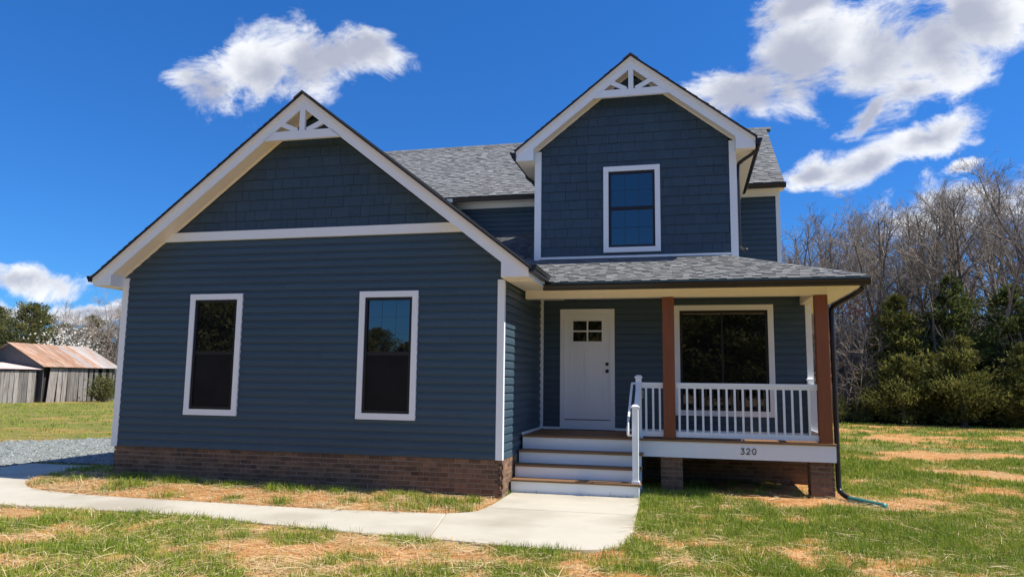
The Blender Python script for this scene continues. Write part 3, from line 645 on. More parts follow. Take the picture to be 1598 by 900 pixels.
# porch wall and door
w = MB(); w.box(-.145, 4.90, DY + .03, DY + .029 + .12, -.05, 2.95); pw = w.build('porch_wall', 'sheath', house)
DOOR = (.381, 1.422, .30, 2.571)
siding(pw, front(DY), lambda z: (.04, 4.83), .345, 2.80, [(DOOR[0] + .04, DOOR[1] - .04, .2, DOOR[3] - .04), hole(BWIN)])
m = MB(); m.box(-.022, .05, DY - .03, DY - .001, .30, 2.79); m.build('corner_trim', 'white', house)
m = MB(); m.box(4.83, 4.935, DY - .026, DY - .002, -.03, 2.76); m.build('corner_trim', 'white', house)
m = MB(); m.box(.056, .380, DY - .03, DY - .001, .292, .338); m.box(1.423, 4.829, DY - .03, DY - .001, .292, .338); m.build('base_trim', 'white', house)
m = MB(); m.box(.004, .03, 1.32, DY - .031, .292, .33); m.build('base_trim', 'white', house)
x0, x1, z0, z1 = DOOR; m = MB(); y = DY
m.box(x0, x0 + .083, y - .04, y + .02, z0, z1 - .088); m.box(x1 - .083, x1, y - .04, y + .02, z0, z1 - .088); m.box(x0, x1, y - .043, y + .02, z1 - .088, z1); m.box(x0 + .083, x1 - .083, y - .03, y + .02, z0, z0 + .17)
dr = m.build('front_door', 'door', house)
m = MB(); sx0, sx1, sz0, sz1 = .466, 1.337, .487, 2.481
lx0, lx1, lz0, lz1 = .63, 1.18, 1.955, 2.345
pan = [(.60, .855, .68, 1.80), (.95, 1.205, .68, 1.80)]
fy = y - .012
m.box(sx0, sx1, fy + .012, fy + .03, sz0, lz0 - .03); m.box(sx0, sx1, fy + .03, fy + .031, lz0 - .03, sz1)
m.box(sx0, .60, fy, fy + .012, sz0, sz1); m.box(1.205, sx1, fy, fy + .012, sz0, sz1)
m.box(.60, 1.205, fy, fy + .012, sz0, .68); m.box(.60, 1.205, fy, fy + .012, 1.80, lz0); m.box(.60, 1.205, fy, fy + .012, lz1, sz1); m.box(.855, .95, fy, fy + .012, .68, 1.80)
m.box(.60, lx0, fy, fy + .012, lz0, lz1); m.box(lx1, 1.205, fy, fy + .012, lz0, lz1)
for a, b, c_, d in pan:
    for k in range(1, 3): xx = a + (b - a) * k / 3; m.box(xx - .038, xx + .038, fy + .008, fy + .012, c_ + .01, d - .01)
m.build('door_leaf', 'door', dr)
m = MB(); m.box(sx0 + .002, sx1 - .002, fy - .004, fy + .02, .472, .486); m.build('weather_strip', 'frame', dr)
for i in range(2):
    for j in range(2):
        xa = lx0 + i * (lx1 - lx0 + .03) / 2; za = lz0 + j * (lz1 - lz0 + .03) / 2
        m = MB(); m.box(xa, xa + (lx1 - lx0 - .03) / 2, fy + .005, fy + .009, za, za + (lz1 - lz0 - .03) / 2); m.build('pane', 'glass', dr)
m = MB(); xm = (lx0 + lx1) / 2; zm = (lz0 + lz1) / 2; m.box(xm - .0145, xm + .0145, fy - .004, fy + .01, lz0, lz1); m.box(lx0, xm - .015, fy - .003, fy + .01, zm - .0145, zm + .0145); m.box(xm + .015, lx1, fy - .003, fy + .01, zm - .0145, zm + .0145)
m.box(lx0 - .03, lx0, fy - .010, fy, lz0 - .03, lz1 + .03); m.box(lx1, lx1 + .03, fy - .010, fy, lz0 - .03, lz1 + .03); m.box(lx0, lx1, fy - .009, fy, lz1, lz1 + .03); m.box(lx0, lx1, fy - .009, fy, lz0 - .03, lz0); m.build('muntin', 'door', dr)
m = MB(); m.cyl((1.278, fy, 1.525), (0, -1, 0), .033, .022); m.cyl((1.278, fy - .022, 1.525), (0, -1, 0), .022, .012); m.build('deadbolt', 'black', dr, smooth=False)
m = MB(); m.cyl((1.278, fy, 1.392), (0, -1, 0), .034, .010); m.tube([(1.278, fy - .01, 1.392), (1.278, fy - .035, 1.392), (1.278, fy - .045, 1.392), (1.278, fy - .062, 1.392), (1.278, fy - .07, 1.392)], [.013, .013, .026, .028, .016], 16); m.build('door_knob', 'black', dr)
m = MB(); m.box(1.865, 1.95, DY - .034, DY - .01, .90, 1.04); oc = m.build('outlet_cover', 'metal', house, bevel=.008)
m = MB(); m.box(1.885, 1.93, DY - .040, DY - .0345, .925, .965); m.box(1.885, 1.93, DY - .040, DY - .0345, .975, 1.015); m.build('socket', 'frame', oc)

# porch ceiling, beam, posts, soffit
m = MB(); m.box(.03, 4.72, 1.52, DY, 2.79, 2.81); m.build('porch_ceiling', 'soffit', house)
m = MB(); m.box(.045, 4.935, 1.31, 1.50, 2.605, 2.745); m.build('porch_beam', 'soffit', house, bevel=.004)
m = MB(); m.box(4.745, 4.932, 1.50, DY - .03, 2.607, 2.745); m.build('porch_beam', 'soffit', house, bevel=.004, label='short side beam from the corner post back to the wall')
m = MB(); m.box(.47, 5.425, PE + .02, 1.31, 2.735, 2.75); m.box(4.935, 5.425, 1.31, 9.0, 2.735, 2.75); m.box(.03, .47, .0, 1.31, 2.737, 2.748); ps = m.build('porch_soffit', 'soffit', house)
m = MB()
x = .5
while x < 5.3:
    for k in range(3): m.box(x + k * .03, x + k * .03 + .014, 1.18, 1.22, 2.7315, 2.7348)
    x += .135
m.build('vent_holes', 'dark', ps, kind='stuff')
m = MB(); m.box(.44, 5.43, PE, PE + .018, 2.735, PZ + .01); m.box(5.432, 5.45, PE + .02, 9.0, 2.735, PZ); m.build('fascia', 'white', house)
for x0 in (2.366, 4.742):
    m = MB(); m.box(x0, x0 + .19, 1.315, 1.50, .288, 2.604); m.build('porch_post', 'post', house, bevel=.006, label='red-brown porch post beside the steps' if x0 < 3 else 'red-brown porch post at the right corner')

# deck, skirt, steps
dk = MB(); dk.box(.05, 4.93, 1.32, DY, .10, .255); deck = dk.build('porch_deck', 'dark', house)
y = 1.255
while y < DY - .02:
    y2 = min(y + .137, DY - .004); m = MB(); m.box(.03, 4.975, y, y2, .257, .285); m.build('deck_board', 'deck', deck); y = y2 + .004
m = MB(); m.box(.03, 4.96, 1.275, 1.318, .005, .255); sk = m.build('skirt_board', 'white', house)
m = MB(); m.box(4.935, 4.965, 1.32, DY + .1, .005, .255); m.build('skirt_board', 'white', house)
def stroke(name, paths, ox, oz, sc, parent):
    m = MB()
    for pts in paths:
        pts = curve(pts, 5) if len(pts) > 2 else pts; n = len(pts); L_ = []; Rr = []
        for i, p in enumerate(pts):
            a = Vector(pts[max(i - 1, 0)]); b = Vector(pts[min(i + 1, n - 1)]); d = (b - a).normalized(); nr = Vector((-d.y, d.x)) * .062
            L_.append((ox + (p[0] + nr.x) * sc, oz + (p[1] + nr.y) * sc)); Rr.append((ox + (p[0] - nr.x) * sc, oz + (p[1] - nr.y) * sc))
        for i in range(n - 1):
            q = [L_[i], L_[i + 1], Rr[i + 1], Rr[i]]
            m.add([(x, 1.2655, z) for x, z in q] + [(x, 1.2752, z) for x, z in q], [(0, 1, 2, 3), (0, 4, 5, 1), (3, 2, 6, 7), (0, 3, 7, 4), (1, 5, 6, 2)])
    m.build(name, 'black', parent)
D3 = [[(.08, .92), (.62, .95), (.36, .60), (.62, .42), (.58, .12), (.30, .02), (.05, .14)]]
D2 = [[(.06, .72), (.20, .95), (.48, .96), (.60, .74), (.45, .42), (.05, .06)], [(.02, .05), (.66, .05)]]
D0 = [[(.34, .98), (.08, .76), (.05, .35), (.28, .03), (.56, .20), (.64, .62), (.50, .93), (.30, .98)]]
for D, ox in ((D3, 3.548), (D2, 3.636), (D0, 3.726)): stroke('house_number', D, ox, .088, .092, sk)
st = MB(); st.box(.06, 1.99, .50, 1.27, -.56, -.36); st.box(.06, 1.99, .72, 1.27, -.36, -.16); st.box(.06, 1.99, 1.0, 1.27, -.16, .05); steps = st.build('porch_steps', 'white', house)
for (yn, zt, zb) in ((.433, -.336, -.56), (.708, -.136, -.368), (.985, .066, -.168)):
    m = MB(); m.box(.03, 2.015, yn + .022, yn + .062, zb, zt - .032); m.build('riser', 'white', steps)
    m = MB(); m.box(.03, 2.045, yn - .012, yn + .30, zt - .031, zt); m.build('tread', 'deck', steps, bevel=.005)
m = MB()
m.prism([(1.992, .50, -.56), (1.992, 1.27, -.56), (1.992, 1.27, .05), (1.992, 1.01, .05), (1.992, 1.01, -.165), (1.992, .73, -.165), (1.992, .73, -.365), (1.992, .50, -.365)], (.022, 0, 0)); m.build('stringer', 'white', steps)

# foundation and piers
BR = []
for v in range(4):
    m = MB(); j = lambda: random.uniform(-.0025, .0025); L_, H_ = .0965, .0285
    vs = [(x * L_ + j(), y_ * .03, z_ * H_ + j()) for z_ in (-1, 1) for x, y_ in ((-1, -1), (1, -1), (1, 1), (-1, 1))]
    m.add(vs, [(0, 3, 2, 1), (4, 5, 6, 7), (0, 1, 5, 4), (1, 2, 6, 5), (2, 3, 7, 6), (3, 0, 4, 7)]); BR.append(m.mesh('brick', 'brick', (0, 0, 0)))
NBR = 0
def bricks(part, A, d, L_, ztop, rows, axis):
    """running bond of brick objects on a face; d = out-of-wall offset axis"""
    global NBR
    for r in range(rows):
        z = ztop - .036 - r * .0735; u = -(.1035 if r % 2 else 0)
        while u < L_ - .02:
            a, b = max(u, 0), min(u + .197, L_); u += .207
            if b - a < .03: continue
            mid_ = (a + b) / 2; pos = Vector(A) + Vector(d) * mid_; pos.z = z
            jit = random.uniform(-.003, .003)
            o = place(random.choice(BR), 'brick', part, pos + (Vector((0, jit, 0)) if axis == 'x' else Vector((jit, 0, 0))), 0 if axis == 'x' else math.pi / 2, ((b - a) / .197, 1, 1)); NBR += 1
m = MB(); m.box(-6.93, -.07, .006, .2, -.9, -.004); m.box(-.2, -.006, .066, 1.3, -.9, -.004); m.box(-6.93, -6.7, .2, 6.8, -.9, -.004); fd = m.build('foundation', 'mortar', house)
bricks(fd, (-6.955, .03, 0), (1, 0, 0), 6.955, -.006, 7, 'x')
bricks(fd, (-.03, .062, 0), (0, 1, 0), .84, -.006, 7, 'y')
LOWB = 1
def brick_stuff(part, x0, x1, y, ztop, rows, side=0):
    m = MB()
    for r in range(rows):
        z = ztop - .036 - r * .0735; u = x0 - (.1035 if r % 2 else 0)
        while u < x1 - .02:
            a, b = max(u, x0), min(u + .197, x1); u += .207
            if b - a < .03: continue
            if side: m.box(y - .0, y + .02, a, b, z - .0285, z + .0285, random.random())
            else: m.box(a, b, y - random.uniform(.006, .011), y + .02, z - .0285, z + .0285, random.random())
    return m
MT['brick2'] = pm('brown_brick_shaded_by_piece', (.150, .085, .050), (.225, .132, .080), 14, .9, .6, 70, 0, 'shade', .38)
brick_stuff(fd, -6.955, -.001, .008, -.006 - 7 * .0735, 1).build('brick_courses', 'brick2', fd, kind='stuff')
m = MB(); m.box(.0, 4.9, DY + .03, DY + .2, -.9, .25); f2 = m.build('foundation', 'mortar', house, label='brick foundation set back under the porch')
brick_stuff(f2, 2.0, 4.9, DY + .03, .25, 12).build('brick_courses', 'brick2', f2, kind='stuff')
for x0 in (2.31, 4.585):
    m = MB(); m.box(x0 + .008, x0 + .342, 1.338, 1.66, -.9, .003); pi_ = m.build('brick_pier', 'mortar', house, label='brick pier under the middle post' if x0 < 3 else 'brick pier under the right corner post')
    bricks(pi_, (x0, 1.36, 0), (1, 0, 0), .35, .002, 8, 'x')
    mm = brick_stuff(pi_, 1.40, 1.66, x0 + .328, .002, 8, 1)
    mm.v += [(x0 + .008 - (p[0] - x0 - .342) if False else 2 * x0 + .35 - p[0], p[1], p[2]) for p in mm.v]; nf = len(mm.f); nv_ = len(mm.v) // 2
    mm.f += [tuple(i + nv_ for i in q[::-1]) for q in mm.f]; mm.a += mm.a
    mm.build('brick_courses', 'brick2', pi_, kind='stuff')

# railings
def railing(name, p0, p1, zt, zb, n0, n1, xs_=None, label=None):
    p0, p1 = Vector(p0), Vector(p1); d = (p1 - p0); Ln = d.length; d.normalize(); nr = Vector((-d.y, d.x, 0))
    def bar(z0, z1, hw):
        m = MB(); a, b = p0 - nr * hw, p0 + nr * hw; m.prism([(a.x, a.y, z0), (b.x, b.y, z0), (b.x, b.y, z1), (a.x, a.y, z1)], d * Ln); return m
    top = bar(zt - .05, zt, .034)
    r = top.build(name, 'white', house, bevel=.004, label=label)
    bar(zt - .092, zt - .0505, .02).build('sub_rail', 'white', r)
    bar(zb, zb + .085, .024).build('bottom_rail', 'white', r)
    if xs_ is None:
        nb = max(1, round(Ln / .1225) - 1); xs_ = [(i + 1) * Ln / (nb + 1) for i in range(nb)]
    for u in xs_:
        c_ = p0 + d * u; m = MB(); m.box(c_.x - .0165, c_.x + .0165, c_.y - .0165, c_.y + .0165, zb + .085, zt - .092); m.build('baluster', 'white', r)
RY_ = 1.405
railing('porch_railing', (2.013, RY_, 0), (2.362, RY_, 0), 1.192, .317, 0, 0, [.072, .186, .30][:2] + [.295], 'short porch railing between the newel and the first post')
fr0 = 2.558; railing('porch_railing', (fr0, RY_, 0), (4.738, RY_, 0), 1.192, .317, 0, 0, [.062 + .1245 * i for i in range(18) if .062 + .1245 * i < 2.12], 'long front porch railing between the two posts')
railing('porch_railing', (4.86, 1.505, 0), (4.86, DY - .11, 0), 1.192, .317, 0, 0, None, 'side porch railing running back to the house wall')
m = MB(); m.box(3.57, 3.60, RY_ - .015, RY_ + .015, .286, .317); m.build('rail_foot', 'white', house)
def newel(x, y, z0, z1, s=.047, label=None):
    m = MB(); m.box(x - s, x + s, y - s, y + s, z0 + .03, z1); nw = m.build('newel_post', 'white', house, bevel=.004, label=label)
    c_ = MB(); c_.box(x - s - .016, x + s + .016, y - s - .016, y + s + .016, z1, z1 + .022)
    t1 = s - .015; c_.add([(x + a * (s + .008), y + b * (s + .008), z1 + .022) for a, b in ((-1, -1), (1, -1), (1, 1), (-1, 1))] + [(x + a * t1, y + b * t1, z1 + .05) for a, b in ((-1, -1), (1, -1), (1, 1), (-1, 1))], [(0, 1, 5, 4), (1, 2, 6, 5), (2, 3, 7, 6), (3, 0, 4, 7), (4, 5, 6, 7)]); c_.build('cap', 'white', nw)
    b_ = MB(); b_.box(x - s - .014, x + s + .014, y - s - .014, y + s + .014, z0, z0 + .035); b_.build('base_trim', 'white', nw)
newel(1.965, 1.405, .286, 1.262, label='newel post at the top of the steps')
newel(1.965, .535, -.335, .80, label='newel post at the foot of the steps')
newel(4.86, DY - .06, .286, 1.262, label='short newel post against the wall at the right end')
m = MB(); m.prism([(1.932, .585, .70), (1.932, 1.355, 1.195), (1.932, 1.355, 1.145), (1.932, .585, .65)], (.066, 0, 0)); sr = m.build('stair_railing', 'white', house)
m = MB(); m.prism([(1.946, .585, -.165), (1.946, 1.355, .33), (1.946, 1.355, .41), (1.946, .585, -.085)], (.038, 0, 0)); m.build('bottom_rail', 'white', sr)
for i in range(6):
    yy = .585 + (i + 1) * .77 / 7; zz = (yy - .585) * .643; m = MB(); m.box(1.949, 1.981, yy - .016, yy + .016, -.10 + zz, .66 + zz); m.build('baluster', 'white', sr)
m = MB(); m.tube([(1.925, 1.36, 1.175), (1.86, 1.36, 1.175), (1.86, 1.30, 1.15), (1.86, .52, .60), (1.86, .44, .53), (1.86, .44, .40), (1.86, .50, .385), (1.918, .53, .385)], .019, 10); m.build('handrail', 'white', house, smooth=True)

# gutters and downspouts
def gutter(p0, p1, out, label=None):
    p0, p1, out = Vector(p0), Vector(p1), Vector(out); up = Vector((0, 0, 1))
    prof = [(0, 0), (.122, 0), (.122, -.018), (.112, -.026), (.105, -.05), (.088, -.074), (.080, -.105), (0, -.105)]
    m = MB(); m.prism([p0 + out * a + up * b for a, b in prof], p1 - p0); return m.build('gutter', 'black', house, label=label)
gutter((.45, PE - .001, PZ - .01), (5.46, PE - .001, PZ - .01), (0, -1, 0), 'black gutter along the front of the porch')
gutter((.461, OV - .03, 2.925), (.461, PE - .06, 2.925), (1, 0, 0), 'black gutter on the right eave of the garage wing')
gutter((-7.351, OV - .03, 2.925), (-7.351, 6.8, 2.925), (-1, 0, 0), 'black gutter on the left eave of the garage wing')
gutter((-.473, DOV - .03, 5.66), (-.473, 6.4, 5.66), (-1, 0, 0), 'black gutter on the left eave of the dormer')
gutter((4.043, DOV - .03, 5.66), (4.043, 6.4, 5.66), (1, 0, 0), 'black gutter on the right eave of the dormer')
gutter((-3.0, ME - .001, MZ - .01), (-.50, ME - .001, MZ - .01), (0, -1, 0), 'black gutter on the main eave left of the dormer')
gutter((4.05, ME - .001, MZ - .01), (5.03, ME - .001, MZ - .01), (0, -1, 0), 'black gutter on the main eave right of the dormer')
m = MB(); m.box(.575, 5.455, PE - .02, PE + .02, PZ - .008, PZ + .030); m.build('drip_edge', 'drip', house)
def spout(path, label, r=.040):
    c_ = curve(path, 4); m = MB(); m.tube(c_, r, 10); o = m.build('downspout', 'black', house, smooth=True, label=label)
    for p in (path[3], path[-3]):
        mm = MB(); mm.tube([Vector(p) - Vector((0, 0, .02)), Vector(p) + Vector((0, 0, .02))], r + .006, 10); mm.build('strap', 'black', o)
spout([(5.36, .86, 2.72), (5.34, .90, 2.63), (5.25, 1.03, 2.56), (5.06, 1.36, 2.45), (5.005, 1.45, 2.36), (5.005, 1.45, 2.0), (5.005, 1.45, 1.0), (5.005, 1.45, 0), (5.005, 1.45, -.32), (5.02, 1.40, -.44), (5.09, 1.25, -.50), (5.16, 1.12, -.515)], 'black downspout beside the right porch post')
spout([(4.10, 2.78, 5.60), (4.08, 2.80, 5.50), (3.98, 2.86, 5.42), (3.80, 3.00, 5.33), (3.745, 3.06, 5.22), (3.745, 3.06, 4.6), (3.745, 3.06, 3.85), (3.75, 3.05, 3.72), (3.80, 2.99, 3.66), (3.86, 2.92, 3.63)], 'black downspout at the right corner of the dormer', .034)
spout([(-.53, 3.9, 5.60), (-.51, 3.9, 5.50), (-.42, 3.9, 5.42), (-.22, 3.9, 5.3), (-.165, 3.9, 5.2), (-.165, 3.9, 4.6), (-.165, 3.9, 4.1), (-.165, 3.9, 3.98), (-.2, 3.86, 3.92), (-.26, 3.8, 3.90)], 'black downspout on the left side of the dormer', .034)

# green drain pipe on the ground
dp = MB(); P_ = [(5.10, 1.18, -.52), (5.2, 1.04, -.52), (5.32, .86, -.525), (5.48, .66, -.53)]
dp.tube(curve(P_, 4), .055, 12); o = dp.build('drain_pipe', 'green_pipe', smooth=True)
tag(o, 'green plastic drain pipe lying on the ground below the downspout', 'drain pipe')
print('bricks', NBR)

# ------------------------------------------------------------------ barn
def gzf(x, y): return float(gz(np.array([x]), np.array([y]))[0])
BX, BY0, BY1, BRX, BEZ, BRZ = -41.0, 31.6, 38.3, -44.0, 1.86, 3.42
bz = gzf(BX, 34) - .1
barn = thing('barn', 'old weathered grey plank barn with a rusty sheet metal roof', 'barn', (-43.5, 35, bz))
m = MB(); m.box(-46.7, BX - .25, BY0 + .25, BY1 - .2, bz, BEZ - .15); m.build('inner_wall', 'barn_inside', barn)
def plank(part, x0, y0, x1, y1, z0, z1, lean=0, th=.05, mat='barn_wood'):
    d = Vector((x1 - x0, y1 - y0, 0)); n_ = Vector((d.y, -d.x, 0)).normalized() * th; m = MB(); l = d.normalized() * lean
    a, b = Vector((x0, y0, z0)) + l, Vector((x1, y1, z0)) + l; c_, d_ = Vector((x1, y1, z1)), Vector((x0, y0, z1 + random.uniform(-.05, .05)))
    m.prism([a, b, c_, d_], n_); return m.build('plank', mat, part)
bw = MB(); bw.box(BX - .12, BX - .06, BY0, BY1, BEZ - .14, BEZ - .02); bw = bw.build('front_wall', 'barn_inside', barn)
y = BY0 + .55
gap = {5: .0, 9: .28, 12: .3, 13: .25}
k = 0
while y < BY1 - .1:
    wd = random.uniform(.26, .40) if y < 36 else random.uniform(.28, .5); top = BEZ - .05
    plank(bw, BX, y, BX + random.uniform(-.02, .02), min(y + wd, BY1), bz + random.uniform(-.05, .06), top, random.uniform(-.10, .08) - (.12 if k < 2 else 0))
    y += wd + (.025 if random.random() < .75 else .07); k += 1
    if y > 35.4: y += .14
    if y > 36.6: y += .2
for zz in (.0, .65, 1.25):
    m = MB(); m.box(BX - .16, BX - .1, 35.6, BY1, zz, zz + .16); m.build('girt', 'barn_wood', bw)
for yy in (36.35, 37.3, BY1 - .1):
    m = MB(); m.box(BX - .2, BX - .06, yy - .08, yy + .08, bz, BEZ); m.build('corner_stud', 'barn_wood', bw)
m = MB(); m.prism([(BX - .02, BY0, bz), (-47, BY0, bz), (-47, BY0, BEZ), (BRX, BY0, BRZ - .05), (BX - .02, BY0, BEZ - .02)], (0, .06, 0)); gw_ = m.build('gable_wall', 'barn_dark', barn)
x = -46.9
while x < BX - .15:
    zt = min(BRZ - .08, BRZ - .08 - (BRZ - BEZ) / 3.0 * abs(x + .1 - BRX)); m = MB(); m.box(x, x + .2, BY0 - .03, BY0 - .002, bz, max(zt, .5)); m.build('plank', 'barn_dark', gw_); x += .212
ro = MB(); ro.prism([(BRX, BY0 - .15, BRZ - .03), (BX + .22, BY0 - .15, BEZ - .15), (BX + .22, BY1 + .15, BEZ - .15), (BRX, BY1 + .15, BRZ - .03)], (0, 0, .02)); rf = ro.build('roof', 'barn_inside', barn)
npn = 11; pw_ = (BY1 - BY0 + .5) / npn
for i in range(npn):
    y0 = BY0 - .25 + i * pw_; m = MB(); q = 6
    for k in range(q):                                      # corrugated: narrow ridges along the fall
        a, b = y0 + pw_ * k / q, y0 + pw_ * (k + 1) / q; c_ = (a + b) / 2; o_ = random.uniform(0, .015)
        for (u, v, hu, hv) in ((a, c_, 0, .035), (c_, b, .035, 0)):
            m.add([(BX + .30, u, BEZ - .13 + hu + o_), (BX + .30, v, BEZ - .13 + hv + o_), (BRX, v, BRZ + hv + o_), (BRX, u, BRZ + hu + o_)], [(0, 1, 2, 3)])
    m.build('roof_panel', 'rust' if i < 6 or i == 7 else 'galv', rf)
m = MB(); m.prism([(BRX, BY0 - .2, BRZ), (-47.3, BY0 - .2, BEZ - .1), (-47.3, BY1 + .2, BEZ - .1), (BRX, BY1 + .2, BRZ)], (0, 0, .03)); m.build('roof', 'galv', barn, label='rear slope of the barn roof')
lt = MB(); lt.box(-46.5, BX - .3, 27.6, BY0 - .2, bz, 1.3); lt = lt.build('lean_to', 'barn_inside', barn, label='low lean-to shed against the gable end')
y = 27.2
while y < 31.0:
    wd = random.uniform(.24, .36); plank(lt, BX - .12, y, BX - .12, min(y + wd, 31.1), bz, 1.45, random.uniform(-.05, .05)); y += wd + .03
for i in range(4):
    y0 = 27.0 + i * 1.12; m = MB(); m.prism([(BX + .1, y0, 1.56), (-44.2, y0, 2.0), (-44.2, y0 + 1.10, 2.0), (BX + .1, y0 + 1.10, 1.56)], (0, 0, .03)); m.build('roof_panel', 'pinkroof', lt)

# ------------------------------------------------------------------ vegetation generators
def segs_mesh(name, S, mat, attrs=None):
    """S rows: p0(3) p1(3) r0 r1 -> thin tubes, 6-sided when thick, 3-sided when thin"""
    S = np.array(S, float); V = []; F = []; base = 0
    for n, sel in ((6, S[:, 6] > .045), (3, S[:, 6] <= .045)):
        T = S[sel]
        if not len(T): continue
        d = T[:, 3:6] - T[:, :3]; d /= np.linalg.norm(d, axis=1, keepdims=True) + 1e-9
        up = np.where(np.abs(d[:, 2:3]) < .9, np.array([[0, 0, 1.]]), np.array([[1., 0, 0]])); a = np.cross(d, up); a /= np.linalg.norm(a, axis=1, keepdims=True); b = np.cross(d, a)
        an = np.arange(n) * 2 * math.pi / n
        ring = a[:, None, :] * np.cos(an)[None, :, None] + b[:, None, :] * np.sin(an)[None, :, None]
        v = np.concatenate([T[:, None, :3] + ring * T[:, 6][:, None, None], T[:, None, 3:6] + ring * T[:, 7][:, None, None]], 1).reshape(-1, 3)
        o = base + np.arange(len(T))[:, None] * 2 * n; k = np.arange(n)[None]; k2 = (k + 1) % n
        V.append(v); F.append(np.stack([o + k, o + k2, o + n + k2, o + n + k], -1).reshape(-1, 4)); base += len(v)
    return npmesh(name, np.concatenate(V), np.concatenate(F), mat, k=4)
def rv(rg): v = rg.normal(size=3); return v / np.linalg.norm(v)
def bare_tree(seed, h, r, first=.38, spread=.62, lv=4, dens=1.0, fork=False, twig_r=.011):
    """trunk segments, branch segments"""
    rg = np.random.default_rng(seed); T = []; B = []
    def grow(p, d, L, rad, level, out):
        n = max(2, int(L / (.8 if level < 2 else .4))) if level < 4 else 2; pts = []; q = p.copy(); dd = d.copy(); st = L / n
        for i in range(n):
            dd = dd + rv(rg) * (.07 if level == 0 else .19) + np.array([0, 0, .05 if level else .03]); dd /= np.linalg.norm(dd)
            q2 = q + dd * st; r0 = rad * (1 - .78 * i / n); r1 = rad * (1 - .78 * (i + 1) / n); out.append((*q, *q2, max(r0, twig_r), max(r1, twig_r * .7))); pts.append((q2.copy(), dd.copy(), r1, (i + 1) / n)); q = q2
        if level >= lv: return
        nb = {0: int(h * 1.25 * dens), 1: int(4 + L * 1.5 * dens), 2: int(3 + L * 2.4 * dens), 3: int(2 + L * 2.6 * dens)}[level]
        for b in range(nb):
            t = rg.uniform(first if level == 0 else .18, 1.0); i = min(int(t * n), n - 1); pp, pdv, pr2, _ = pts[i]
            pp = pp - pdv * st * rg.uniform(0, 1)
            side = np.cross(pdv, rv(rg)); side /= np.linalg.norm(side) + 1e-9; ang = rg.uniform(.45, 1.0) * (spread / .62)
            nd = pdv * math.cos(ang) + side * math.sin(ang); nd[2] += .12; nd /= np.linalg.norm(nd)
            LL = (h * .30 * (1.15 - t) + .7) * rg.uniform(.6, 1.2) if level == 0 else L * rg.uniform(.30, .62)
            if LL > .25: grow(pp, nd, LL, max(min(pr2 * .8, rad * .42), twig_r), level + 1, B)
    d0 = np.array([rg.normal() * .05, rg.normal() * .05, 1.]); grow(np.array([0, 0, -.2]), d0, h, r, 0, T)
    if fork:
        for k in range(2):
            i = int(len(T) * rg.uniform(.25, .4)); p = np.array(T[i][:3]); a = rg.uniform(0, 6.28); d = np.array([math.cos(a) * .42, math.sin(a) * .42, 1.]); grow(p, d / np.linalg.norm(d), h * .66, r * .62, 0, T)
    return T, B
def leaf_mesh(name, P, D, size, mat, rg, width=.4, shade=None):
    """one pointed leaf blade (two triangles) per point, along D with jitter"""
    n = len(P); L = size * rg.uniform(.6, 1.3, n); side = np.cross(D, rg.normal(size=(n, 3))); side /= np.linalg.norm(side, axis=1, keepdims=True) + 1e-9
    w = (L * width)[:, None] * side * .5; t = P + D * L[:, None]; mid = P + D * (L * .5)[:, None]
    V = np.stack([P, mid - w, t, mid + w], 1).reshape(-1, 3); F = np.arange(4 * n).reshape(n, 4)
    sh = rg.uniform(0, 1, n) if shade is None else shade
    return npmesh(name, V, F, mat, {'shade': np.repeat(sh, 4)}, k=4)
def cedar(seed, h, w, n=9000, leaf=.26, droop=.1, base=.03, mat='cedar', topshape=.75):
    rg = np.random.default_rng(seed); S = [(0, 0, -.2, 0, 0, h * .55, .16, .10), (0, 0, h * .55, 0, 0, h * .97, .10, .02)]; P = []; D = []; SH = []
    nb = int(h * 26)
    for b in range(nb):
        t = base + (1 - base) * rg.uniform(0, 1) ** 1.15; a = rg.uniform(0, 2 * math.pi); prof = (1 - t) ** topshape * (1 if t > .15 else .75 + t * 1.6)
        L = w * .5 * prof * rg.uniform(.42, 1.42) + .12; up = rg.uniform(.05, .55) + .5 * t
        d = np.array([math.cos(a), math.sin(a), up]); d /= np.linalg.norm(d); p0 = np.array([0, 0, h * t * .97]); p1 = p0 + d * L; p1[2] -= droop * L; S.append((*p0, *p1, .022, .008))
        k = int(n / nb * (L / (w * .28) + .2)); u = rg.uniform(.25, 1.04, k) ** .7; q = p0 + (p1 - p0) * u[:, None]; q = q + rg.normal(size=(k, 3)) * (L * .115 + .04) * np.array([1, 1, .6])
        dd = d + rg.normal(size=(k, 3)) * .5 + np.array([0, 0, .12]); dd /= np.linalg.norm(dd, axis=1, keepdims=True); P.append(q); D.append(dd); SH.append(np.clip(rg.normal(.5, .13) + rg.normal(0, .16, k), 0, 1))
    P = np.concatenate(P); D = np.concatenate(D); SH = np.concatenate(SH); P[:, 2] = np.maximum(P[:, 2], .02)
    return segs_mesh('trunk', S, 'bark'), leaf_mesh('foliage', P, D, leaf * .95, mat, rg, .30, SH)
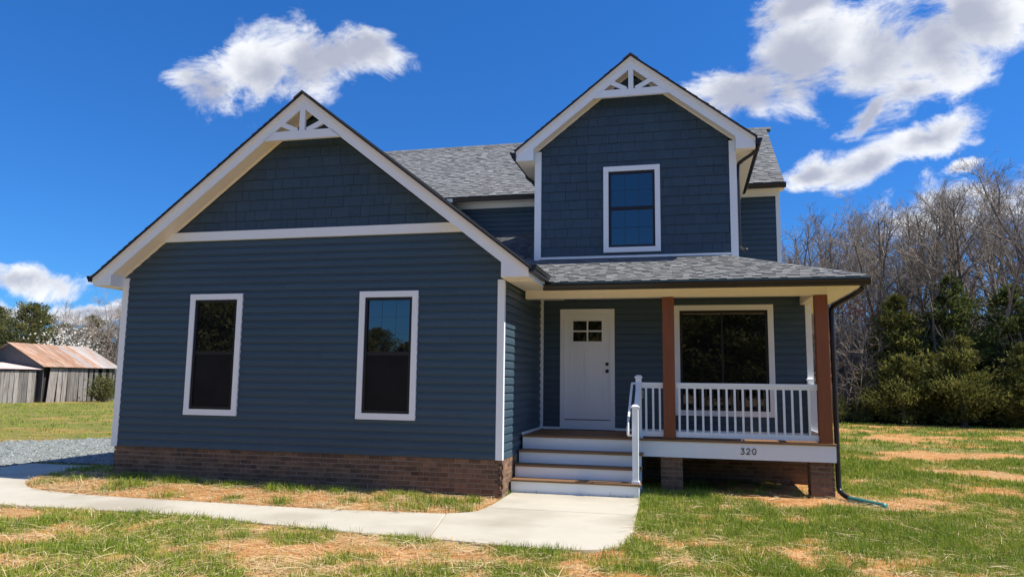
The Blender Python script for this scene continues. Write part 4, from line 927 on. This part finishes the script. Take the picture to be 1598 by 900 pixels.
def bush(seed, h, w, n=3000, leaf=.14, mat='shrub'):
    rg = np.random.default_rng(seed); S = []; P = []; D = []; SH = []
    for b in range(70):
        a = rg.uniform(0, 6.28); el_ = rg.uniform(.25, 1.45); d = np.array([math.cos(a) * math.cos(el_), math.sin(a) * math.cos(el_), math.sin(el_)]); L = rg.uniform(.7, 1.1); p1 = d * np.array([w * .5, w * .5, h]) * L; S.append((0, 0, -.05, *p1, .018, .005))
        k = n // 70; u = rg.uniform(.35, 1.05, k); q = p1 * u[:, None] + rg.normal(size=(k, 3)) * np.array([w, w, h]) * .06; dd = d + rg.normal(size=(k, 3)) * .6; dd /= np.linalg.norm(dd, axis=1, keepdims=True); P.append(q); D.append(dd); SH.append(np.clip(rg.normal(.5, .15) + rg.normal(0, .15, k), 0, 1))
    P = np.concatenate(P); P[:, 2] = np.abs(P[:, 2]); return segs_mesh('stems', S, 'twig'), leaf_mesh('foliage', P, np.concatenate(D), leaf, mat, rg, .45, np.concatenate(SH))
def brush(seed, h, w, n=70):
    rg = np.random.default_rng(seed); S = []
    for b in range(n):
        p = np.array([rg.normal() * w * .3, rg.normal() * w * .25, -.1]); d = np.array([rg.normal() * .32, rg.normal() * .32, 1.]); L = h * rg.uniform(.35, 1.1); q = p; k = 4
        for i in range(k):
            d = d + rv(rg) * .22; d /= np.linalg.norm(d); q2 = q + d * L / k; S.append((*q, *q2, .019 * (1 - i / 6), .015 * (1 - i / 6))); q = q2
            for c_ in range(4):
                d2 = d + rv(rg) * .9; d2 /= np.linalg.norm(d2); e1 = q + d2 * rg.uniform(.25, .8); S.append((*q, *e1, .011, .007)); d3 = d2 + rv(rg) * .7; e2 = e1 + d3 * .3; S.append((*e1, *e2, .009, .006))
                d3 = d2 + rv(rg) * .9; e2 = q + (e1 - q) * .5 + d3 * .3; S.append((*(q + (e1 - q) * .5), *e2, .009, .006))
    return S

BARE = []
for sd, h, r, kw in ((1, 13.5, .20, dict(first=.38)), (2, 12.0, .15, dict(first=.34, spread=.55)), (3, 15.0, .23, dict(first=.40, fork=True)), (4, 11.0, .13, dict(first=.30, spread=.5)), (5, 14.0, .18, dict(first=.46, spread=.5)), (6, 12.8, .19, dict(first=.32, spread=.72, fork=True))):
    T, B = bare_tree(sd, h, r, dens=.74, twig_r=.0095, **kw); BARE.append((h, segs_mesh('trunk', T, 'bark'), segs_mesh('branches', B, 'twig')))
T, B = bare_tree(11, 6.8, .08, first=.15, spread=.75, dens=1.0, twig_r=.009); SMALL = (6.8, segs_mesh('trunk', T, 'pale_twig'), segs_mesh('branches', B, 'pale_twig'))
T, B = bare_tree(12, 8.5, .14, first=.14, spread=.8, fork=True, dens=1.1); PALE = (8.5, segs_mesh('trunk', T, 'pale_twig'), segs_mesh('branches', B, 'pale_twig'))
CED = [(8.0, *cedar(21, 8.0, 5.2, 15000)), (7.2, *cedar(22, 7.2, 4.6, 14000, mat='cedar')), (6.0, *cedar(23, 6.0, 4.6, 13000, mat='cedar_olive', topshape=.85)), (4.2, *cedar(24, 4.2, 4.6, 12000, mat='cedar_olive', topshape=.8, leaf=.22))]
PINE = [(9.0, *cedar(31, 9.0, 6.4, 12000, leaf=.3, base=.12, mat='pine', topshape=.5)), (8.0, *cedar(32, 8.0, 5.6, 11000, leaf=.3, base=.08, mat='pine', topshape=.6))]
BUSH = [bush(41, 1.6, 2.4), bush(42, 1.1, 2.0)]
BRUSH = [segs_mesh('stems', brush(51, 4.4, 4.0, 80), 'twig'), segs_mesh('stems', brush(52, 3.2, 3.8, 80), 'pale_twig')]
def plant(name, meshes, x, y, hs, label, cat, group=None, rz=None, dz=0, sxy=None):
    z = gzf(x, y) + dz; t = thing(name, label, cat, (x, y, z), group); rz = random.uniform(0, 6.28) if rz is None else rz; s = (hs if sxy is None else sxy,) * 2 + (hs,)
    for me in meshes:
        o = bpy.data.objects.new(me.name.split('.')[0], me); COL.objects.link(o); o.parent = t; o.rotation_euler.z = rz; o.scale = s
        if me.name.split('.')[0] in ('buds', 'blossom', 'foliage', 'branches', 'stems'): o['kind'] = 'stuff'
    return t
# wood to the right of the house; view-depth rows
WOODL = 'bare grey-brown tree among the crowd of leafless trunks beyond the right lawn'
rgw = np.random.default_rng(99); nwood = 0
def wood_tree(x, y, i, s, label=WOODL, group='leafless trees of the wood beyond the right lawn'):
    h, a, b = BARE[i]; return plant('bare_tree', (a, b), x, y, s, label, 'tree', group)
def wood_h(x, y):
    q = min(max((x / (y + 11) - .27) / .14, 0), 1); return 1.9 + (.205 + .050 * q) * (y + 11)
for row, (y0, n, x0, x1) in enumerate(((30.5, 8, 6.5, 26), (34, 10, 6, 28), (38.5, 11, 5.5, 31), (44, 12, 5.5, 35), (51, 12, 6, 40), (59, 12, 7, 46))):
    for i in range(n):
        x = x0 + (x1 - x0) * (i + rgw.uniform(.05, .95)) / n; y = y0 + rgw.uniform(-1.5, 1.5) - .25 * (x - 10) * (1 if row < 3 else .5); k = int(rgw.integers(0, 6))
        wood_tree(x, y, k, wood_h(x, y) / BARE[k][0] * rgw.uniform(.74, 1.0)); nwood += 1
for x, y, k, f_, lb in ((19.6, 30, 2, .93, 'tallest bare forked tree at the far right, standing against the low white cloud'), (13.2, 32, 5, .98, 'bare tree with long leaning limbs standing just behind the dark cedars'), (16.2, 31, 4, 1.0, 'slim straight bare tree rising above the tallest cedar')):
    wood_tree(x, y, k, wood_h(x, y) / BARE[k][0] * f_, lb, None)
CD = [(0, 15.5, 29.3, .93, 'dark green cedar, tallest of the evergreens at the wood edge'), (1, 17.8, 28.4, .94, 'dark cedar filling the right end of the evergreen clump'), (2, 13.1, 29.6, 1.06, 'yellowish olive cedar at the left end of the evergreen clump'),
      (3, 14.9, 26.6, .95, 'low wide olive cedar in front of the taller evergreens'), (3, 12.6, 27.2, .76, 'small olive cedar at the lower left of the evergreen clump'), (1, 19.6, 27.2, .82, 'dark cedar at the right edge of the photo'), (2, 17.2, 26.0, .62, 'small olive cedar low at the right of the clump'), (0, 20.3, 27.5, .85, 'dark cedar just beyond the right edge of the photo')]
for i, x, y, s, lb in CD: plant('cedar_tree', CED[i][1:], x, y, s, lb, 'tree', 'cedars at the edge of the wood')
for x, y, s, i, lb in ((9.6, 27.6, .78, 0, 'low olive bush at the wood edge, just right of the downspout'), (10.7, 27.4, .62, 1, 'small dull green bush between the downspout and the cedars'), (8.2, 28.6, .8, 1, 'dull bush at the wood edge hidden close behind the porch')): plant('bush', BUSH[i], x, y, s, lb, 'bush')
for i in range(70):
    x = 6.2 + 19 * (i + rgw.uniform(0, 1)) / 70; y = (28.9 if x < 11.3 else 31.5) + rgw.uniform(0, 7) - .28 * (x - 10)
    plant('brush', (BRUSH[i % 2],), x, y, rgw.uniform(.7, 1.25), 'twiggy leafless brush at the foot of the wood right of the house', 'brush', 'leafless brush along the edge of the wood')
for i in range(44):
    x = 6.5 + 22 * (i + rgw.uniform(0, 1)) / 44; y = 36 + rgw.uniform(0, 12) - .2 * (x - 10)
    plant('brush', (BRUSH[i % 2],), x, y, rgw.uniform(1.2, 1.75), 'tall leafless undergrowth deep among the trunks of the wood right of the house', 'brush', 'undergrowth deep in the wood')
for i in range(9):
    x = 6.8 + 5 * (i + rgw.uniform(0, 1)) / 9; y = 29.5 + rgw.uniform(0, 4) - .28 * (x - 10); plant('young_tree', SMALL[1:], x, y, rgw.uniform(.7, 1.05), 'thin pale young bare tree at the front of the wood right of the house', 'tree', 'young bare trees at the front of the wood')
rb = np.random.default_rng(5); P = rb.normal(size=(260, 3)) * np.array([.7, .5, .35]) + np.array([0, 0, 5.6]); D = rb.normal(size=(260, 3)); D /= np.linalg.norm(D, axis=1, keepdims=True)
plant('budding_tree', (SMALL[1], SMALL[2], leaf_mesh('buds', P, D, .14, 'redbud', rb)), 11.4, 30.6, 1.0, 'small tree with a patch of red buds left of the cedars', 'tree')

# trees left of the house, beyond the barn
LT = [(0, -55.6, 44, .95, 'tallest round topped green pine behind the barn gable'), (1, -59.6, 44, .86, 'green pine at the left edge of the photo'), (1, -52.6, 45, .84, 'green pine behind the middle of the barn roof'), (0, -64, 47, .86, 'green pine just beyond the left edge of the photo'), (1, -57.6, 47, 1.0, 'green pine farthest behind the barn'), (0, -61.5, 46, .8, 'bushy green pine second from the left edge')]
LT += [(1, -50.2, 47, .72, 'olive pine low behind the right half of the barn roof'), (0, -66.5, 50, 1.0, 'tall pine beyond the left edge of the photo'), (1, -54.3, 50, .98, 'pine standing back between the two tallest pines')]
for i, x, y, s, lb in LT: plant('pine_tree', PINE[i][1:], x, y, s, lb, 'tree', 'pines behind the barn')
for x, y, s in ((-51.5, 45.5, .95), (-48.8, 46.5, 1.0), (-46.3, 47, .98), (-44.2, 48.5, 1.0), (-50, 50, 1.05), (-47, 53, 1.1), (-53, 54, 1.1), (-43, 52, 1.0), (-41, 49, .95), (-56, 57, 1.0), (-63, 55, 1.0)):
    plant('bare_tree', PALE[1:], x, y, s, 'pale bare branching tree in the row behind the barn', 'tree', 'pale bare trees behind the barn')
for x, y, s in ((-47.5, 43, .75), (-45, 44, .8), (-43.2, 45, .75), (-50, 43.6, .7), (-41.5, 46, .8)): plant('brush', (BRUSH[0],), x, y, s * 1.3, 'brown twiggy brush standing behind the barn', 'brush', 'brown brush behind the barn')
P = rb.normal(size=(1300, 3)) * np.array([1.1, 1.1, .9]) + np.array([0, 0, 3.9]); D = rb.normal(size=(1300, 3)); D /= np.linalg.norm(D, axis=1, keepdims=True)
plant('blossom_tree', (SMALL[1], SMALL[2], leaf_mesh('blossom', P, D, .17, 'blossom', rb, .8)), -48.9, 41.5, 1.06, 'small tree covered in white blossom behind the barn roof', 'tree')
plant('bush', BUSH[0], -38.9, 35.0, 1.18, 'olive green bush growing against the right end of the barn', 'bush')
# trees across the road behind the camera: the windows mirror them
rgm = np.random.default_rng(12)
for i in range(64):
    x = -62 + 100 * (i + rgm.uniform(0, 1)) / 64; y = -40 + rgm.uniform(-6, 6); ht = rgm.uniform(9.5, 13) if x < -26 else rgm.uniform(4.2, 6.2) if x < -11 else rgm.uniform(7.5, 10.5)
    lb, gr = 'tree across from the house, seen only as a reflection in its windows', 'trees mirrored in the windows'
    if i % 4: plant('pine_tree', PINE[i % 2][1:], x, y, ht / PINE[i % 2][0], lb, 'tree', gr, sxy=ht / PINE[i % 2][0] * rgm.uniform(1, 1.3))
    else: h, a, b = BARE[i % 6]; plant('bare_tree', (a, b), x, y, ht / h, lb, 'tree', gr)

# ------------------------------------------------------------------ grass, straw, stones
rgg = np.random.default_rng(2024)
def blocked(x, y):
    return inpoly(x, y, WALK) | inpoly(x, y, LAND) | inpoly(x, y, GRAVEL) | inpoly(x, y, HOUSE_IN)
CX, CY = 2.776, -11.085
def seen(x, y, pad=1.06):                                    # keep to the ground the photo can show, with room to step aside
    dx, dy = x - CX, y - CY; f = -.2331 * dx + .9724 * dy; l = .9727 * dx + .2317 * dy; return (f > 5.2) & (np.abs(l) < f * .70 * pad + 1.2)
def blades(px, py, n_, spread, length, width, tint, lean=.55):
    """n_ blades around every clump centre"""
    k = len(px); x = np.repeat(px, n_) + rgg.normal(0, 1, k * n_) * np.repeat(spread, n_); y = np.repeat(py, n_) + rgg.normal(0, 1, k * n_) * np.repeat(spread, n_)
    ok = ~blocked(x, y) & seen(x, y); L = np.repeat(length, n_)[ok] * rgg.uniform(.5, 1.25, ok.sum()); w = np.repeat(width, n_)[ok]; tt = np.clip(np.repeat(tint, n_)[ok] + rgg.normal(0, .13, ok.sum()), 0, 1); x = x[ok]; y = y[ok]; z = gz(x, y) - .004
    a = rgg.uniform(0, 2 * math.pi, len(x)); le = np.abs(rgg.normal(0, lean, len(x))); dx, dy = np.cos(a) * np.sin(le), np.sin(a) * np.sin(le); dz = np.cos(le)
    b2 = rgg.uniform(0, 2 * math.pi, len(x)); sx, sy = np.cos(b2) * w * .5, np.sin(b2) * w * .5
    p = np.stack([x, y, z], -1); d = np.stack([dx, dy, dz], -1); s = np.stack([sx, sy, 0 * sx], -1); mid_ = p + d * (L * .55)[:, None]; tip = mid_ + (d * np.array([1.5, 1.5, .62])) * (L * .45)[:, None]
    V = np.stack([p - s, p + s, mid_ + s * .75, mid_ - s * .75, tip], 1).reshape(-1, 3); i = np.arange(len(x))[:, None] * 5; F = np.concatenate([i + np.array([[0, 1, 2]]), i + np.array([[0, 2, 3]]), i + np.array([[3, 2, 4]])], 0)
    return V, F, np.repeat(tt, 5)
GV = []; GF = []; GT = []; off = 0
def addg(r):
    global off
    V, F, T = r
    GV.append(V); GF.append(F + off); GT.append(T); off += len(V)
def clumps(n, x0, x1, y0, y1, thr=.42, pw=1.0):
    x = rgg.uniform(x0, x1, n); y = rgg.uniform(y0, y1, n); ok = seen(x, y) & ~blocked(x, y); x, y = x[ok], y[ok]
    g = green(x, y); keep = rgg.uniform(0, 1, len(x)) < np.clip((g - thr + .28) / .42, .03, 1) ** pw * np.clip(9.0 / np.hypot(x - CX, y - CY), .12, 1) ** .6
    return x[keep], y[keep], g[keep]
for (n, box_) in ((60000, (-9.5, 9.5, -6.0, 1.8)), (26000, (4.9, 13, -2, 10)), (12000, (5, 24, 10, 27)), (7000, (-42, -8, 1, 31)), (2600, (-8.2, .1, -1.8, .05))):
    x, y, g = clumps(n, *box_); d = np.hypot(x - CX, y - CY); lod = np.clip(d / 9, 1, 4.0); k = len(x)
    ln = (.035 + .075 * g * rgg.uniform(.5, 1.3, k)) * np.where(d > 16, 1.25, 1); addg(blades(x, y, 9, .035 + .03 * lod * rgg.uniform(.4, 1, k), ln, .0056 * lod, np.clip(.26 + .52 * g + rgg.normal(0, .20, k), .05, 1)))
# bigger tufts
x, y, g = clumps(2600, -9, 9, -5.5, 3, .55, 1.6); k = len(x); addg(blades(x, y, 26, np.full(k, .05), .09 + .06 * rgg.uniform(0, 1, k), np.full(k, .005), np.clip(.62 + .3 * rgg.uniform(0, 1, k), 0, 1)))
# tufts in the planting bed and along the wall and path edges
bx = np.array([-7.6, -6.9, -6.45, -5.9, -5.55, -5.35, -5.0, -4.2, -3.6, -3.0, -2.4, -1.9, -1.55, -1.2, -.85, -.6, -.45, -.2, -2.75, -3.4, -1.0, -.7, -.25, -4.6, -5.75, -6.2, -7.2, 2.35, 2.9, 3.2, 3.6, 2.2, 2.5])
by = np.array([-.5, -.75, -.55, -.95, -1.05, -.65, -.55, -.6, -1.5, -.7, -.6, -1.15, -.95, -1.35, -1.45, -.75, -.95, -1.35, -1.62, -.75, -.8, -1.0, -.65, -1.6, -1.35, -.35, -1.1, .3, .5, .35, .15, -.2, -.6])
addg(blades(bx, by, 190, rgg.uniform(.07, .14, len(bx)), rgg.uniform(.10, .17, len(bx)), np.full(len(bx), .007), rgg.uniform(.68, .95, len(bx))))
bx = rgg.uniform(-6.4, -.9, 130); by = rgg.normal(-.42, .16, 130); addg(blades(bx, by, 24, np.full(130, .06), np.full(130, .12), np.full(130, .005), rgg.uniform(.55, .85, 130)))
e = np.array(WALK_FRONT[1:50]); e = np.repeat(e, 14, 0) + rgg.normal(0, .07, (len(e) * 14, 2)) + np.array([0, -.05]); sel = rgg.uniform(0, 1, len(e)) < fbm(e[:, 0] * 1.5, e[:, 1] * 1.5, 61, 2) * 1.0; e = e[sel]
addg(blades(e[:, 0], e[:, 1], 7, np.full(len(e), .035), np.full(len(e), .075), np.full(len(e), .0045), rgg.uniform(.5, .9, len(e))))
gm_ = npmesh('lawn_grass', np.concatenate(GV), np.concatenate(GF), 'grass', {'tint': np.concatenate(GT)}, k=3)
tag(place(gm_, 'lawn_grass', None, (0, 0, 0)), 'patchy new green and yellowed grass over the clay yard', 'grass', kind='stuff')
# straw mulch
def straws(n, x0, x1, y0, y1):
    x = rgg.uniform(x0, x1, n); y = rgg.uniform(y0, y1, n); ok = seen(x, y) & ~blocked(x, y); x, y = x[ok], y[ok]; s = straww(x, y); keep = rgg.uniform(0, 1, len(x)) < .28 + .72 * s ** 1.2; x, y = x[keep], y[keep]
    L = rgg.uniform(.07, .32, len(x)); base_a = fbm(x * .9, y * .9, 70, 2) * 7; a = base_a + rgg.normal(0, 1.0, len(x)); t_ = rgg.normal(0, .10, len(x)); w = rgg.uniform(.0018, .0036, len(x))
    z = gz(x, y) + rgg.uniform(.004, .035, len(x)); d = np.stack([np.cos(a) * np.cos(t_), np.sin(a) * np.cos(t_), np.sin(t_)], -1); s_ = np.stack([-np.sin(a), np.cos(a), rgg.normal(0, .22, len(x))], -1) * w[:, None]; p = np.stack([x, y, z], -1); q = p + d * L[:, None]; md = (p + q) / 2 + np.stack([0 * x, 0 * x, rgg.uniform(.0, .012, len(x))], -1)
    V = np.stack([p - s_, p + s_, md - s_, md + s_, q - s_ * .6, q + s_ * .6], 1).reshape(-1, 3); i = np.arange(len(x))[:, None] * 6; F = np.concatenate([i + np.array([[0, 1, 3, 2]]), i + np.array([[2, 3, 5, 4]])], 0); return V, F, np.repeat(np.clip(rgg.normal(.55, .25, len(x)), 0, 1), 6)
SV = []; SF = []; ST = []; o2 = 0
for args in ((65000, -9.5, 9.5, -6, 1.6), (16000, -8.2, .1, -1.85, 0), (20000, 4.9, 13, -2, 12)):
    V, F, T = straws(*args); SV.append(V); SF.append(F + o2); ST.append(T); o2 += len(V)
sm_ = npmesh('straw_mulch', np.concatenate(SV), np.concatenate(SF), 'straw', {'tint': np.concatenate(ST)}, k=4)
tag(place(sm_, 'straw_mulch', None, (0, 0, 0)), 'scattered pale straw mulch strewn over the yard', 'straw', kind='stuff')
# gravel stones
n = 26000; x = rgg.uniform(-21, -7.3, n); y = rgg.uniform(-4, 12, n); ok = inpoly(x, y, GRAVEL) & seen(x, y); x, y = x[ok], y[ok]; k = len(x); r = rgg.uniform(.012, .034, k); z = gz(x, y) + .018
oct_ = np.array([[1, 0, 0], [0, 1, 0], [-1, 0, 0], [0, -1, 0], [0, 0, .7]]); V = (np.stack([x, y, z], -1)[:, None, :] + (oct_[None] + rgg.normal(0, .25, (k, 5, 3))) * r[:, None, None]).reshape(-1, 3); i = np.arange(k)[:, None] * 5
F = np.concatenate([i + np.array([[a, (a + 1) % 4, 4]]) for a in range(4)], 0)
tag(place(npmesh('gravel_stones', V, F, 'pebble', {'shade': np.repeat(rgg.uniform(0, 1, k), 5)}, k=3), 'gravel_stones', None, (0, 0, 0)), 'loose grey stones lying on the gravel driveway', 'gravel', kind='stuff')
# clods of clay in the bare patches
n = 9000; x = rgg.uniform(-8.3, 9.5, n); y = rgg.uniform(-5, 3, n); ok = seen(x, y) & ~blocked(x, y) & (green(x, y) < .45); x, y = x[ok], y[ok]; k = len(x); r = rgg.uniform(.006, .022, k); z = gz(x, y) + .002
MT['clod'] = pm('red_clay_clod', (.42, .195, .07), (.55, .31, .14), 9, .95, 0, 9, 0, 'shade', .35)
V = (np.stack([x, y, z], -1)[:, None, :] + (oct_[None] + rgg.normal(0, .25, (k, 5, 3))) * r[:, None, None]).reshape(-1, 3); i = np.arange(k)[:, None] * 5; F = np.concatenate([i + np.array([[a, (a + 1) % 4, 4]]) for a in range(4)], 0)
tag(place(npmesh('clay_clods', V, F, 'clod', {'shade': np.repeat(rgg.uniform(0, 1, k), 5)}, k=3), 'clay_clods', None, (0, 0, 0)), 'small clods of red clay on the bare ground', 'clods', kind='stuff')
print('wood trees', nwood, 'grass tris', len(gm_.polygons), 'straw', len(sm_.polygons))
